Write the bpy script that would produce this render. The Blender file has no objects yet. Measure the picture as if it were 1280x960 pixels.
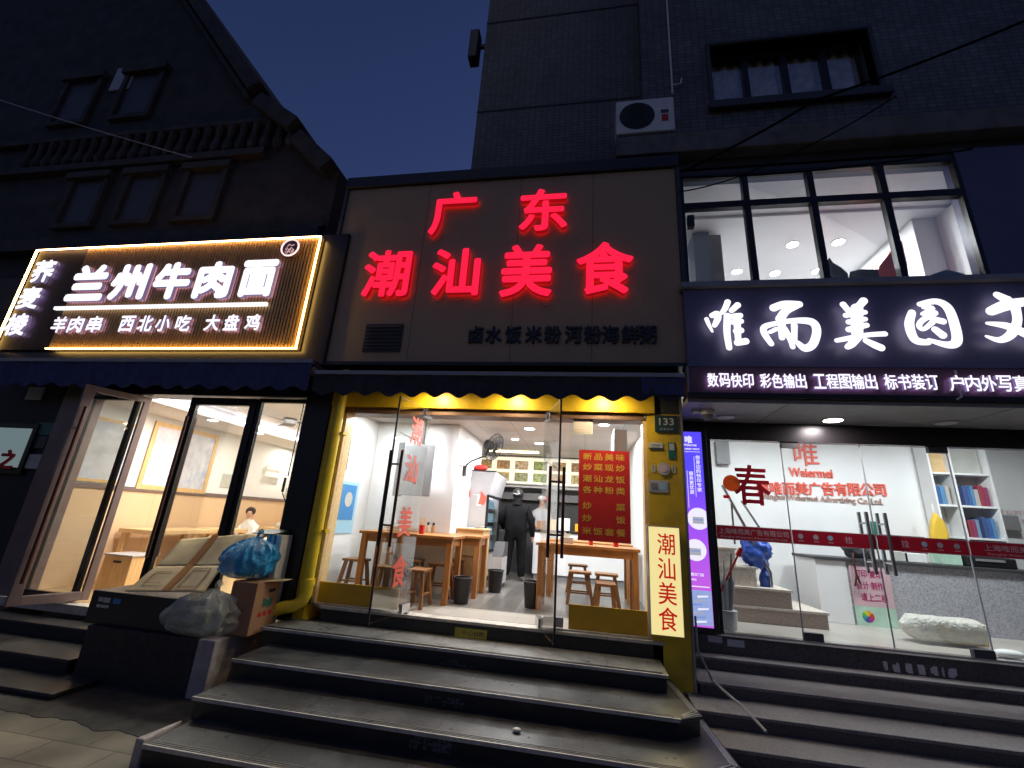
import bpy, bmesh, math, random
from mathutils import Vector, Matrix, noise
random.seed(7)
S = bpy.context.scene
COL = S.collection
R = math.radians

# ------------------------------------------------------------------ camera
EYE = 1.15                                     # eye height above the restaurant floor (z = 0)
YAW, PITCH, ROLL, FPX = R(-10.116), R(17.239), R(3.757), 542.7
def cam_axes():
    fwd = Vector((math.sin(YAW)*math.cos(PITCH), math.cos(YAW)*math.cos(PITCH), math.sin(PITCH)))
    right = Vector((math.cos(YAW), -math.sin(YAW), 0)); up = right.cross(fwd)
    r2 = math.cos(ROLL)*right + math.sin(ROLL)*up
    u2 = -math.sin(ROLL)*right + math.cos(ROLL)*up
    return r2, u2, fwd
CR, CU, CF = cam_axes()
cd = bpy.data.cameras.new('camera'); cam = bpy.data.objects.new('camera', cd); COL.objects.link(cam)
cd.sensor_width = 36; cd.lens = FPX/1280*36; cd.clip_end = 2000; cd.clip_start = .05
cam.matrix_world = Matrix(((CR.x, CU.x, -CF.x, 0), (CR.y, CU.y, -CF.y, 0), (CR.z, CU.z, -CF.z, EYE), (0, 0, 0, 1)))
S.camera = cam

# ------------------------------------------------------------------ world, street fill, exposure
W = bpy.data.worlds.new('World'); S.world = W; W.use_nodes = True
wn = W.node_tree.nodes; wl = W.node_tree.links
bg = wn['Background']
sky = wn.new('ShaderNodeTexSky'); sky.sky_type = 'NISHITA'; sky.sun_disc = False
sky.sun_elevation = R(1.0); sky.sun_rotation = R(20)
mul = wn.new('ShaderNodeMix'); mul.data_type = 'RGBA'; mul.blend_type = 'MULTIPLY'; mul.inputs[0].default_value = 1
mul.inputs[7].default_value = (.46, .60, 1.5, 1)
wl.new(sky.outputs[0], mul.inputs[6]); wl.new(mul.outputs[2], bg.inputs[0])
bg.inputs[1].default_value = .15
sd = bpy.data.lights.new('street_fill', 'SUN'); sd.energy = .03; sd.angle = R(25); sd.color = (1, .90, .78)  # added weak warm fill standing in for street light behind the camera
street_fill = bpy.data.objects.new('street_fill', sd); COL.objects.link(street_fill)
street_fill.rotation_euler = (R(28), 0, R(-28))
S.view_settings.view_transform = 'Standard'; S.view_settings.look = 'None'
S.view_settings.exposure = 0; S.view_settings.gamma = 1; S.view_settings.use_curve_mapping = False
S.cycles.use_denoising = True
S.cycles.max_bounces = 10; S.cycles.transparent_max_bounces = 24
S.cycles.sample_clamp_indirect = 4
S.cycles.caustics_reflective = False; S.cycles.caustics_refractive = False

# ------------------------------------------------------------------ coordinates
def ray(px, py):
    return CR*((px-640)/FPX) - CU*((py-480)/FPX) + CF
def at(px, py, Y):                      # photo pixel -> point on the vertical plane y = Y
    d = ray(px, py); t = Y/d.y
    return Vector((d.x*t, Y, EYE + d.z*t))
def atz(px, py, z):
    d = ray(px, py); t = (z-EYE)/d.z
    return Vector((d.x*t, d.y*t, z))
def atx(px, py, x):
    d = ray(px, py); t = x/d.x
    return Vector((x, d.y*t, EYE + d.z*t))

# ------------------------------------------------------------------ materials
MATS = {}
def mat(name, col, rough=.6, metal=0, vary=0, scale=6, bump=0, bscale=40, emit=None, estr=0, spec=.5, dirt=None, dscale=2, damt=.5, coat=0):
    if name in MATS: return MATS[name]
    m = bpy.data.materials.new(name); m.use_nodes = True; MATS[name] = m
    n = m.node_tree.nodes; l = m.node_tree.links; b = n['Principled BSDF']
    b.inputs['Base Color'].default_value = (*col, 1); b.inputs['Roughness'].default_value = rough
    b.inputs['Metallic'].default_value = metal; b.inputs['Specular IOR Level'].default_value = spec
    b.inputs['Coat Weight'].default_value = coat
    tc = n.new('ShaderNodeTexCoord')
    src = None
    if vary:
        t = n.new('ShaderNodeTexNoise'); t.inputs['Scale'].default_value = scale; t.inputs['Detail'].default_value = 6
        l.new(tc.outputs['Object'], t.inputs['Vector'])
        mr = n.new('ShaderNodeMapRange'); mr.inputs[1].default_value = .3; mr.inputs[2].default_value = .7
        mr.inputs[3].default_value = 1-vary; mr.inputs[4].default_value = 1+vary
        l.new(t.outputs[0], mr.inputs[0])
        mx = n.new('ShaderNodeMix'); mx.data_type = 'RGBA'; mx.blend_type = 'MULTIPLY'; mx.inputs[0].default_value = 1
        mx.inputs[6].default_value = (*col, 1); l.new(mr.outputs[0], mx.inputs[7]); src = mx.outputs[2]
    if dirt:
        t2 = n.new('ShaderNodeTexNoise'); t2.inputs['Scale'].default_value = dscale; t2.inputs['Detail'].default_value = 8
        t2.inputs['Roughness'].default_value = .7
        l.new(tc.outputs['Object'], t2.inputs['Vector'])
        r2 = n.new('ShaderNodeMapRange'); r2.inputs[1].default_value = .48; r2.inputs[2].default_value = .72
        r2.inputs[3].default_value = 0; r2.inputs[4].default_value = damt
        l.new(t2.outputs[0], r2.inputs[0])
        m2 = n.new('ShaderNodeMix'); m2.data_type = 'RGBA'
        l.new(r2.outputs[0], m2.inputs[0])
        if src: l.new(src, m2.inputs[6])
        else: m2.inputs[6].default_value = (*col, 1)
        m2.inputs[7].default_value = (*dirt, 1); src = m2.outputs[2]
    if src: l.new(src, b.inputs['Base Color'])
    if bump:
        t3 = n.new('ShaderNodeTexNoise'); t3.inputs['Scale'].default_value = bscale; t3.inputs['Detail'].default_value = 4
        l.new(tc.outputs['Object'], t3.inputs['Vector'])
        bp = n.new('ShaderNodeBump'); bp.inputs['Strength'].default_value = bump; bp.inputs['Distance'].default_value = .01
        l.new(t3.outputs[0], bp.inputs['Height']); l.new(bp.outputs[0], b.inputs['Normal'])
    if emit:
        b.inputs['Emission Color'].default_value = (*emit, 1); b.inputs['Emission Strength'].default_value = estr
    return m
def emat(name, col, s): return mat(name, (.6*col[0], .6*col[1], .6*col[2]), .5, emit=col, estr=s)
def glass_mat(name, tint=(.93, .97, .96), refl=1.0):
    m = bpy.data.materials.new(name); m.use_nodes = True; MATS[name] = m
    n = m.node_tree.nodes; l = m.node_tree.links; n.clear()
    o = n.new('ShaderNodeOutputMaterial'); t = n.new('ShaderNodeBsdfTransparent'); g = n.new('ShaderNodeBsdfGlossy')
    t.inputs[0].default_value = (*tint, 1); g.inputs['Roughness'].default_value = .02
    f = n.new('ShaderNodeFresnel'); f.inputs[0].default_value = 1.45
    k = n.new('ShaderNodeMath'); k.operation = 'MULTIPLY'; k.inputs[1].default_value = refl
    mx = n.new('ShaderNodeMixShader'); l.new(f.outputs[0], k.inputs[0]); l.new(k.outputs[0], mx.inputs[0])
    l.new(t.outputs[0], mx.inputs[1]); l.new(g.outputs[0], mx.inputs[2]); l.new(mx.outputs[0], o.inputs[0])
    return m
def film_mat(name, col, alpha, rough=.25):      # thin plastic film
    m = bpy.data.materials.new(name); m.use_nodes = True; MATS[name] = m
    n = m.node_tree.nodes; l = m.node_tree.links; b = n['Principled BSDF']
    b.inputs['Base Color'].default_value = (*col, 1); b.inputs['Roughness'].default_value = rough
    b.inputs['Alpha'].default_value = alpha
    tc = n.new('ShaderNodeTexCoord'); t3 = n.new('ShaderNodeTexNoise'); t3.inputs['Scale'].default_value = 14; t3.inputs['Detail'].default_value = 5
    t3.inputs['Distortion'].default_value = 1.5
    l.new(tc.outputs['Object'], t3.inputs['Vector'])
    bp = n.new('ShaderNodeBump'); bp.inputs['Strength'].default_value = .9; bp.inputs['Distance'].default_value = .04
    l.new(t3.outputs[0], bp.inputs['Height']); l.new(bp.outputs[0], b.inputs['Normal'])
    return m
def pattern_mat(name, kind, c1, c2, sx=.1, sy=.05, mortar=.004, rough=.5, axes='XZ', vary=.25, dirt=.3, offset=0.0, metal=0):
    """brick / tile / plank pattern on real surfaces, in object space"""
    m = bpy.data.materials.new(name); m.use_nodes = True; MATS[name] = m
    n = m.node_tree.nodes; l = m.node_tree.links; b = n['Principled BSDF']; b.inputs['Roughness'].default_value = rough
    b.inputs['Metallic'].default_value = metal
    tc = n.new('ShaderNodeTexCoord'); sp = n.new('ShaderNodeSeparateXYZ'); cb = n.new('ShaderNodeCombineXYZ')
    l.new(tc.outputs['Object'], sp.inputs[0]); l.new(sp.outputs[axes[0]], cb.inputs[0]); l.new(sp.outputs[axes[1]], cb.inputs[1])
    br = n.new('ShaderNodeTexBrick'); l.new(cb.outputs[0], br.inputs['Vector'])
    br.inputs['Scale'].default_value = 1; br.inputs['Brick Width'].default_value = sx; br.inputs['Row Height'].default_value = sy
    br.inputs['Mortar Size'].default_value = mortar; br.inputs['Mortar Smooth'].default_value = .2; br.offset = offset
    br.inputs['Color1'].default_value = (*[c*(1-vary) for c in c1], 1); br.inputs['Color2'].default_value = (*[c*(1+vary) for c in c1], 1)
    br.inputs['Mortar'].default_value = (*c2, 1)
    t = n.new('ShaderNodeTexNoise'); t.inputs['Scale'].default_value = 1.3; t.inputs['Detail'].default_value = 8
    l.new(tc.outputs['Object'], t.inputs['Vector'])
    mr = n.new('ShaderNodeMapRange'); mr.inputs[1].default_value = .3; mr.inputs[2].default_value = .75; mr.inputs[3].default_value = 1+dirt; mr.inputs[4].default_value = 1-dirt
    l.new(t.outputs[0], mr.inputs[0])
    mx = n.new('ShaderNodeMix'); mx.data_type = 'RGBA'; mx.blend_type = 'MULTIPLY'; mx.inputs[0].default_value = 1
    l.new(br.outputs[0], mx.inputs[6]); l.new(mr.outputs[0], mx.inputs[7]); l.new(mx.outputs[2], b.inputs['Base Color'])
    bp = n.new('ShaderNodeBump'); bp.inputs['Strength'].default_value = .5; bp.inputs['Distance'].default_value = .003; bp.invert = True
    l.new(br.outputs['Fac'], bp.inputs['Height']); l.new(bp.outputs[0], b.inputs['Normal'])
    return m
def wood_mat(name, c1, c2, axis='Z', scale=18, rough=.45):
    m = bpy.data.materials.new(name); m.use_nodes = True; MATS[name] = m
    n = m.node_tree.nodes; l = m.node_tree.links; b = n['Principled BSDF']; b.inputs['Roughness'].default_value = rough
    tc = n.new('ShaderNodeTexCoord'); mp = n.new('ShaderNodeMapping')
    sc = {'X': (.6, 4, 4), 'Y': (4, .6, 4), 'Z': (4, 4, .6)}[axis]; mp.inputs['Scale'].default_value = sc
    l.new(tc.outputs['Object'], mp.inputs[0])
    t = n.new('ShaderNodeTexNoise'); t.inputs['Scale'].default_value = scale/4; t.inputs['Detail'].default_value = 8; t.inputs['Distortion'].default_value = .8
    l.new(mp.outputs[0], t.inputs['Vector'])
    cr = n.new('ShaderNodeValToRGB'); cr.color_ramp.elements[0].position = .3; cr.color_ramp.elements[1].position = .7
    cr.color_ramp.elements[0].color = (*c1, 1); cr.color_ramp.elements[1].color = (*c2, 1)
    l.new(t.outputs[0], cr.inputs[0]); l.new(cr.outputs[0], b.inputs['Base Color'])
    return m

M = {}
M['glass'] = glass_mat('clear_glass', (.965, .985, .98), .42)
M['glass_tint'] = glass_mat('tinted_glass', (.80, .86, .86), 1.0)
M['film'] = film_mat('clear_film', (.88, .92, .76), .38, .14)
M['bluefilm'] = film_mat('blue_film', (.03, .40, .80), .78, .20)
M['wrapfilm'] = film_mat('wrap_film', (.80, .80, .72), .75, .25)
M['tile_tower'] = pattern_mat('tower_tiles', 'b', (.125, .118, .108), (.055, .055, .05), .11, .065, .008, .45)
M['tile_wing'] = pattern_mat('wing_tiles', 'b', (.13, .125, .118), (.06, .06, .06), .12, .075, .008, .45)
M['stucco'] = mat('old_stucco', (.05, .05, .053), .9, vary=.35, scale=2.5, bump=.5, bscale=12, dirt=(.07, .065, .06), dscale=.8, damt=.8)
M['stucco_lt'] = mat('old_stucco_trim', (.056, .056, .059), .9, vary=.3, scale=4, bump=.3, bscale=18, dirt=(.09, .08, .07), dscale=1.5, damt=.7)
M['pave'] = pattern_mat('pavement_slabs', 'b', (.21, .185, .13), (.12, .11, .085), .6, .3, .008, .75, 'XY', .2, .55, .5)
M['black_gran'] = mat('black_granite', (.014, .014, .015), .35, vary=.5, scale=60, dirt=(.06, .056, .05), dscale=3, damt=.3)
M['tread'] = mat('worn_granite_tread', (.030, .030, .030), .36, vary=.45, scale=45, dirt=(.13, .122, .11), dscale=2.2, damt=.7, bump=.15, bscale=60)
M['tread_top'] = mat('lit_worn_tread', (.15, .143, .128), .45, vary=.3, scale=12, dirt=(.09, .085, .08), dscale=1.6, damt=.85, bump=.1, bscale=60)  # paler tread copy, doorway light put into its colour; also nosing grooves
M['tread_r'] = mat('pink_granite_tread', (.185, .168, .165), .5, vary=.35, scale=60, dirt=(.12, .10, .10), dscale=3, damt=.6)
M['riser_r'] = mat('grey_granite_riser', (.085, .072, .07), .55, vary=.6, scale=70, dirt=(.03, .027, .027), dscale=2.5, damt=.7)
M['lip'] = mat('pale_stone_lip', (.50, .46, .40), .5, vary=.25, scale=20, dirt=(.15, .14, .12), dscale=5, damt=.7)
M['conc'] = mat('pale_concrete', (.42, .36, .33), .8, vary=.25, scale=9, bump=.3, bscale=40, dirt=(.16, .14, .12), dscale=2.5, damt=.6)
M['darkstone'] = mat('dark_stone', (.018, .017, .017), .6, vary=.5, scale=14, dirt=(.045, .04, .036), dscale=2.5, damt=.6)
M['yellow'] = mat('yellow_paint', (.72, .47, .02), .45, vary=.12, scale=3, dirt=(.28, .17, .02), dscale=2.2, damt=.6)
M['pipe'] = mat('yellow_pipe_paint', (.82, .60, .03), .35, vary=.08, scale=4, dirt=(.40, .27, .03), dscale=3, damt=.4)
M['kick'] = mat('orange_yellow_panel', (.88, .46, .02), .4, vary=.08, scale=4)
M['lintel'] = wood_mat('brown_wood', (.11, .055, .03), (.19, .10, .055), 'X')
M['frame'] = mat('black_aluminium', (.018, .016, .018), .35, .3)
M['pinkframe'] = mat('bronze_aluminium', (.21, .155, .15), .4, .3, vary=.1)
M['brownbar'] = mat('red_brown_bar', (.07, .025, .022), .3, .2)
M['white'] = mat('white_paint', (.80, .80, .80), .6, vary=.04, scale=2)
M['ceil'] = pattern_mat('ceiling_panels', 'b', (.70, .69, .67), (.40, .40, .39), .6, .6, .006, .55, 'XY', .04, .06)
M['plank'] = pattern_mat('grey_plank_floor', 'b', (.15, .14, .13), (.06, .055, .05), .9, .15, .003, .3, 'YX', .30, .3, .37)
M['tilefloor'] = pattern_mat('pale_doorway_tiles', 'b', (.42, .39, .35), (.28, .26, .23), .4, .2, .003, .3, 'XY', .08, .12)
M['cream'] = pattern_mat('cream_panelling', 'b', (.74, .52, .33), (.50, .33, .19), .9, 3.0, .004, .45, 'YZ', .03, .05)
M['orange_floor'] = pattern_mat('tan_floor_tiles', 'b', (.50, .36, .20), (.30, .22, .13), .6, .6, .004, .25, 'XY', .06, .15)
M['pine'] = wood_mat('pale_pine', (.66, .44, .21), (.78, .56, .30), 'X')
M['pinez'] = wood_mat('pale_pine_upright', (.64, .40, .17), (.77, .54, .27), 'Z')
M['wood'] = wood_mat('orange_table_wood', (.30, .115, .03), (.46, .20, .06), 'X')
M['woodz'] = wood_mat('orange_table_wood_upright', (.30, .115, .03), (.46, .20, .06), 'Z')
M['stoolw'] = wood_mat('brown_stool_wood', (.20, .085, .03), (.32, .15, .055), 'Z')
M['black'] = mat('black_plastic', (.012, .012, .013), .4)
M['dark'] = mat('dark_grey', (.05, .05, .055), .5)
M['grey'] = mat('mid_grey', (.22, .22, .23), .5, vary=.08)
M['ltgrey'] = mat('light_grey', (.48, .48, .50), .45, vary=.06)
M['chrome'] = mat('brushed_steel', (.55, .55, .56), .25, 1)
M['awn'] = mat('awning_fabric', (.035, .034, .042), .85, vary=.2, scale=9, bump=.25, bscale=90)
M['awnblue'] = mat('navy_awning_fabric', (.05, .058, .15), .85, vary=.2, scale=9, bump=.25, bscale=90)
M['rail'] = mat('grey_rail', (.30, .29, .28), .4, .4, vary=.1)
M['board'] = mat('brown_sign_board', (.47, .325, .19), .62, vary=.10, scale=140, dirt=(.30, .22, .14), dscale=.8, damt=.55)
M['navy'] = mat('navy_sign_board', (.12, .11, .20), .42, vary=.08, scale=3)
M['maroon'] = mat('maroon_sign_strip', (.16, .08, .09), .45, vary=.1)
M['slat'] = wood_mat('golden_slats', (.46, .27, .085), (.60, .36, .12), 'Z')
M['slatback'] = mat('slat_backing', (.03, .02, .015), .7)
M['red_em'] = emat('red_letter_light', (1, .012, .055), 1.15)
M['red_side'] = emat('red_letter_side', (1, .01, .02), .22)
M['white_em'] = emat('white_letter_light', (.96, .93, 1), 1.25)
M['violet_em'] = emat('violet_halo_light', (.55, .38, 1), 2.2)
M['red_back'] = emat('red_letter_back', (1, .02, .03), 1.2); M['white_side'] = emat('white_letter_side', (.55, .45, .80), .22)
M['strip_em'] = emat('warm_strip_light', (1, .60, .15), 20)
M['strip_pink'] = emat('pink_strip_light', (1, .56, .25), 18)
M['led_em'] = emat('cool_strip_light', (1, .93, .98), 8)
M['lamp_em'] = emat('lamp_disc_light', (1, .96, .90), 14)
M['lampw_em'] = emat('warm_lamp_light', (1, .80, .45), 14)
M['lbox'] = emat('yellow_lightbox_face', (1, .84, .36), .85)
M['menu_em'] = emat('menu_lightbox_face', (1, .93, .74), .80)
M['redletter'] = mat('red_print', (.55, .012, .012), .5)
M['redposter'] = mat('red_poster_paper', (.62, .022, .018), .5, vary=.06)
def translucent(m, w=.45):
    n = m.node_tree.nodes; l = m.node_tree.links; b = n['Principled BSDF']; o = n['Material Output']
    t = n.new('ShaderNodeBsdfTranslucent'); mx = n.new('ShaderNodeMixShader'); mx.inputs[0].default_value = w
    t.inputs[0].default_value = b.inputs['Base Color'].default_value
    l.new(b.outputs[0], mx.inputs[1]); l.new(t.outputs[0], mx.inputs[2]); l.new(mx.outputs[0], o.inputs[0]); return m
M['goldprint'] = mat('gold_print', (.85, .48, .06), .45)
M['redvinyl'] = translucent(mat('red_vinyl', (.55, .022, .05), .4), .35)
M['decalred'] = translucent(mat('red_decal', (.80, .02, .06), .4), .5)
M['redwall'] = mat('red_wall_letters', (.78, .13, .09), .4)
M['pinkprint'] = mat('pale_pink_print', (.75, .55, .55), .5)
M['paper'] = mat('white_paper', (.78, .78, .76), .7, vary=.04)
M['card'] = mat('cardboard', (.66, .50, .27), .8, vary=.12, scale=5, bump=.15, bscale=30, dirt=(.33, .24, .13), dscale=3, damt=.5)
M['cardb'] = mat('brown_carton', (.34, .17, .08), .8, vary=.12, scale=5)
M['tape'] = mat('brown_tape', (.42, .19, .06), .3)
M['skin'] = mat('skin', (.55, .33, .24), .5)
M['jacket'] = mat('black_jacket', (.007, .007, .008), .9, spec=.12, bump=.4, bscale=14)
M['trousers'] = mat('black_trousers', (.006, .006, .007), .9, spec=.12, bump=.3, bscale=14)
M['shoe'] = mat('grey_shoes', (.24, .24, .25), .6)
M['hair'] = mat('dark_hair', (.02, .013, .010), .5)
M['bluep'] = mat('blue_print', (.05, .22, .50), .5)
M['ltblue'] = mat('pale_blue_print', (.35, .58, .72), .5)
M['green'] = mat('green_plate', (.02, .16, .12), .4)
M['teal'] = mat('dark_teal_plate', (.022, .05, .055), .35)
M['plate'] = mat('pale_plate', (.52, .52, .48), .4, vary=.1)
M['cableblack'] = mat('cable_black', (.008, .008, .009), .95, spec=.05)
M['curtain'] = mat('pinkish_curtain', (.85, .74, .68), .9, vary=.25, scale=8)

# ------------------------------------------------------------------ mesh helpers
class MB:
    def __init__(s): s.v = []; s.f = []; s.mi = []; s.k = 0
    def add(s, vs, fs, mi=None):
        o = len(s.v); s.v += [Vector(v) for v in vs]; s.f += [tuple(i+o for i in f) for f in fs]; s.mi += [s.k if mi is None else mi]*len(fs); return s
    def box(s, x0, x1, y0, y1, z0, z1):
        return s.add([(x0,y0,z0),(x1,y0,z0),(x1,y1,z0),(x0,y1,z0),(x0,y0,z1),(x1,y0,z1),(x1,y1,z1),(x0,y1,z1)],
                     [(0,3,2,1),(4,5,6,7),(0,1,5,4),(1,2,6,5),(2,3,7,6),(3,0,4,7)])
    def obox(s, c, ax, ay, az):         # centre and three half axes
        c, ax, ay, az = map(Vector, (c, ax, ay, az)); vs = []
        for k in (-1, 1):
            for i, j in ((-1,-1),(1,-1),(1,1),(-1,1)): vs.append(c+ax*i+ay*j+az*k)
        return s.add(vs, [(0,3,2,1),(4,5,6,7),(0,1,5,4),(1,2,6,5),(2,3,7,6),(3,0,4,7)])
    def bar(s, a, b, w, d=None, up=(0,0,1)):
        a, b = Vector(a), Vector(b); t = (b-a); L = t.length; t.normalize(); up = Vector(up)
        if abs(t.dot(up)) > .95: up = Vector((0, 1, 0)) if abs(t.y) < .9 else Vector((1, 0, 0))
        x = t.cross(up).normalized(); y = x.cross(t); d = w if d is None else d
        return s.obox((a+b)/2, x*w/2, y*d/2, t*L/2)
    def prism(s, pts, h0, h1, axis='z'):   # polygon in plan extruded
        n = len(pts); f = {'z': lambda p, h: (p[0], p[1], h), 'y': lambda p, h: (p[0], h, p[1]), 'x': lambda p, h: (h, p[0], p[1])}[axis]
        vs = [f(p, h0) for p in pts]+[f(p, h1) for p in pts]
        fs = [tuple(range(n-1, -1, -1)), tuple(range(n, 2*n))]+[(i, (i+1) % n, n+(i+1) % n, n+i) for i in range(n)]
        return s.add(vs, fs)
    def tube(s, pts, rad, n=10, cap=True):
        pts = [Vector(p) for p in pts]; N = len(pts); rings = []
        rr = rad if isinstance(rad, (list, tuple)) else [rad]*N
        px = None
        for i, p in enumerate(pts):
            t = ((pts[min(i+1, N-1)]-p).normalized()+(p-pts[max(i-1, 0)]).normalized()); t.normalize()
            if px is None:
                a = Vector((0, 0, 1)) if abs(t.z) < .9 else Vector((1, 0, 0)); px = t.cross(a).normalized()
            else: px = (px-t*px.dot(t)).normalized()
            q = t.cross(px); rings.append([p+(px*math.cos(k*2*math.pi/n)+q*math.sin(k*2*math.pi/n))*rr[i] for k in range(n)])
        vs = [v for r in rings for v in r]; fs = []
        for i in range(N-1):
            for k in range(n): fs.append((i*n+k, i*n+(k+1) % n, (i+1)*n+(k+1) % n, (i+1)*n+k))
        if cap: fs += [tuple(range(n-1, -1, -1)), tuple(range((N-1)*n, N*n))]
        return s.add(vs, fs)
    def cyl(s, a, b, r, r2=None, n=20): return s.tube([a, b], [r, r if r2 is None else r2], n)
    def disc(s, c, nrm, r, th=.01, n=24): nrm = Vector(nrm).normalized(); return s.cyl(Vector(c)-nrm*th/2, Vector(c)+nrm*th/2, r, n=n)
    def quad(s, a, b, c, d, th=.004, nrm=None):    # slab of four corners
        a, b, c, d = map(Vector, (a, b, c, d)); nn = (b-a).cross(d-a).normalized()*th
        return s.add([a, b, c, d, a-nn, b-nn, c-nn, d-nn], [(0,1,2,3),(7,6,5,4),(0,4,5,1),(1,5,6,2),(2,6,7,3),(3,7,4,0)])
    def ball(s, c, r, sx=1, sy=1, sz=1, seg=16, ring=10):
        vs = []; fs = []; c = Vector(c)
        for i in range(ring+1):
            th = math.pi*i/ring
            for k in range(seg):
                ph = 2*math.pi*k/seg; vs.append(c+Vector((r*sx*math.sin(th)*math.cos(ph), r*sy*math.sin(th)*math.sin(ph), r*sz*math.cos(th))))
        for i in range(ring):
            for k in range(seg): fs.append((i*seg+k, (i+1)*seg+k, (i+1)*seg+(k+1) % seg, i*seg+(k+1) % seg))
        return s.add(vs, fs)
    def merge(s, o, mi=None):
        off = len(s.v); s.v += o.v; s.f += [tuple(i+off for i in f) for f in o.f]; s.mi += o.mi if mi is None else [mi]*len(o.f); return s

def wloc(o):
    p = Vector((0, 0, 0))
    while o: p += o.location; o = o.parent
    return p
def obj(name, mb, m, parent=None, bev=0, smooth=False, label=None, at0=None):
    base = wloc(parent) if parent else (Vector(at0) if at0 is not None else Vector((0, 0, 0)))
    me = bpy.data.meshes.new(name)
    me.from_pydata([tuple(v-base) for v in mb.v], [], mb.f); me.update()
    ms = m if isinstance(m, (list, tuple)) else [m]
    for x in ms: me.materials.append(M[x] if isinstance(x, str) else x)
    if len(ms) > 1:
        for p, i in zip(me.polygons, mb.mi): p.material_index = min(i, len(ms)-1)
    bm = bmesh.new(); bm.from_mesh(me); bmesh.ops.recalc_face_normals(bm, faces=bm.faces); bm.to_mesh(me); bm.free()
    if smooth:
        for p in me.polygons: p.use_smooth = True
        me.set_sharp_from_angle(angle=R(40))
    o = bpy.data.objects.new(name, me); COL.objects.link(o)
    if parent: o.parent = parent
    elif at0 is not None: o.location = base
    if bev:
        b = o.modifiers.new('bevel', 'BEVEL'); b.width = bev; b.segments = 2; b.limit_method = 'ANGLE'; b.angle_limit = R(40)
    if label: o['label'] = label
    return o
def thing(name, label, cat, loc, group=None):
    o = bpy.data.objects.new(name, None); COL.objects.link(o); o.location = loc; o.empty_display_size = .1
    return tag(o, label, cat, group)
def tag(o, label, cat, group=None):
    o['label'] = label; o['category'] = cat
    if group: o['group'] = group
    return o
def struct(name, mb, m, kind='structure'):
    o = obj(name, mb, m); o['kind'] = kind; return o
def copy_thing(root, loc, label=None, rotz=None):
    def rec(o, par):
        c = o.copy(); COL.objects.link(c)
        if par: c.parent = par
        for ch in [x for x in bpy.data.objects if x.parent == o and x.name != c.name]: rec(ch, c)
        return c
    bpy.context.view_layer.update()
    c = rec(root, None); c.location = loc
    if rotz is not None: c.rotation_euler.z = rotz
    if label: c['label'] = label
    return c

# ------------------------------------------------------------------ lettering
GC = {}
def glyphs(s, bold, res=3, shear=0):
    k = (s, bold, res, shear)
    if k not in GC:
        c = bpy.data.curves.new('t', 'FONT'); c.body = s; c.size = 1; c.resolution_u = res; c.offset = bold; c.extrude = .5; c.shear = shear
        o = bpy.data.objects.new('t', c); COL.objects.link(o); bpy.context.view_layer.update()
        me = bpy.data.meshes.new_from_object(o.evaluated_get(bpy.context.evaluated_depsgraph_get()))
        GC[k] = ([v.co.copy() for v in me.vertices], [tuple(p.vertices) for p in me.polygons])
        bpy.data.objects.remove(o); bpy.data.curves.remove(c); bpy.data.meshes.remove(me)
    return GC[k]
def lettering(s, O, w, h, depth=.004, bold=.015, xd=(1, 0, 0), zd=(0, 0, 1), fit=False, halo=False, res=3, shear=0):
    """writing centred at O on the plane of xd, zd; its back at O, its face `depth` in front"""
    vs, fs = glyphs(s, 0, res, shear); xd, zd, O = Vector(xd), Vector(zd), Vector(O); n = xd.cross(zd)
    n = n.normalized()
    cjk = sum(ord(c) > 0x2e80 for c in s) > len(s)/2
    if cjk and not fit: x0, x1, y0, y1 = 0, float(len(s)), -.12, .88
    else:
        x0 = min(v.x for v in vs); x1 = max(v.x for v in vs); y0 = min(v.y for v in vs); y1 = max(v.y for v in vs)
    out = []
    for v in vs:
        out.append(O+xd*((v.x-(x0+x1)/2)/(x1-x0)*w)+zd*((v.y-(y0+y1)/2)/(y1-y0)*h)+n*((v.z+.5)*depth))
    mb = MB()
    mi = []
    for f in fs:
        zz = [vs[i].z for i in f]
        mi.append(0 if min(zz) > .49 else (2 if max(zz) < -.49 else 1))
    mb.v = out; mb.f = fs; mb.mi = mi
    if bold:                                     # heavier strokes: copies shifted round a small circle
        em = h if cjk else h*1.3
        base = list(out); N = len(base); k = 8 if bold*em > .004 else 4
        for i in range(k):
            a = 2*math.pi*(i+.5*(k == 4))/k; sh = (xd*math.cos(a)+zd*math.sin(a))*bold*em-n*(i+1)*min(.0004, depth*.04)
            mb.v = mb.v+[v+sh for v in base]; mb.f = mb.f+[tuple(j+N*(i+1) for j in f) for f in fs]; mb.mi = mb.mi+mi
    return mb
def letter_row(parent, text, A, B, h, depth, bold, mats, name='letter', wk=.96, fit=False):
    A, B = Vector(A), Vector(B); n = len(text)
    st = (B-A)/(n-1) if n > 1 else Vector((0, 0, 0)); w = (st.length if n > 1 else h)*wk
    for i, c in enumerate(text):
        if c != ' ': obj(name, lettering(c, A+st*i, min(w, h*1.25), h, depth, bold, fit=fit), mats, parent)

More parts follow.
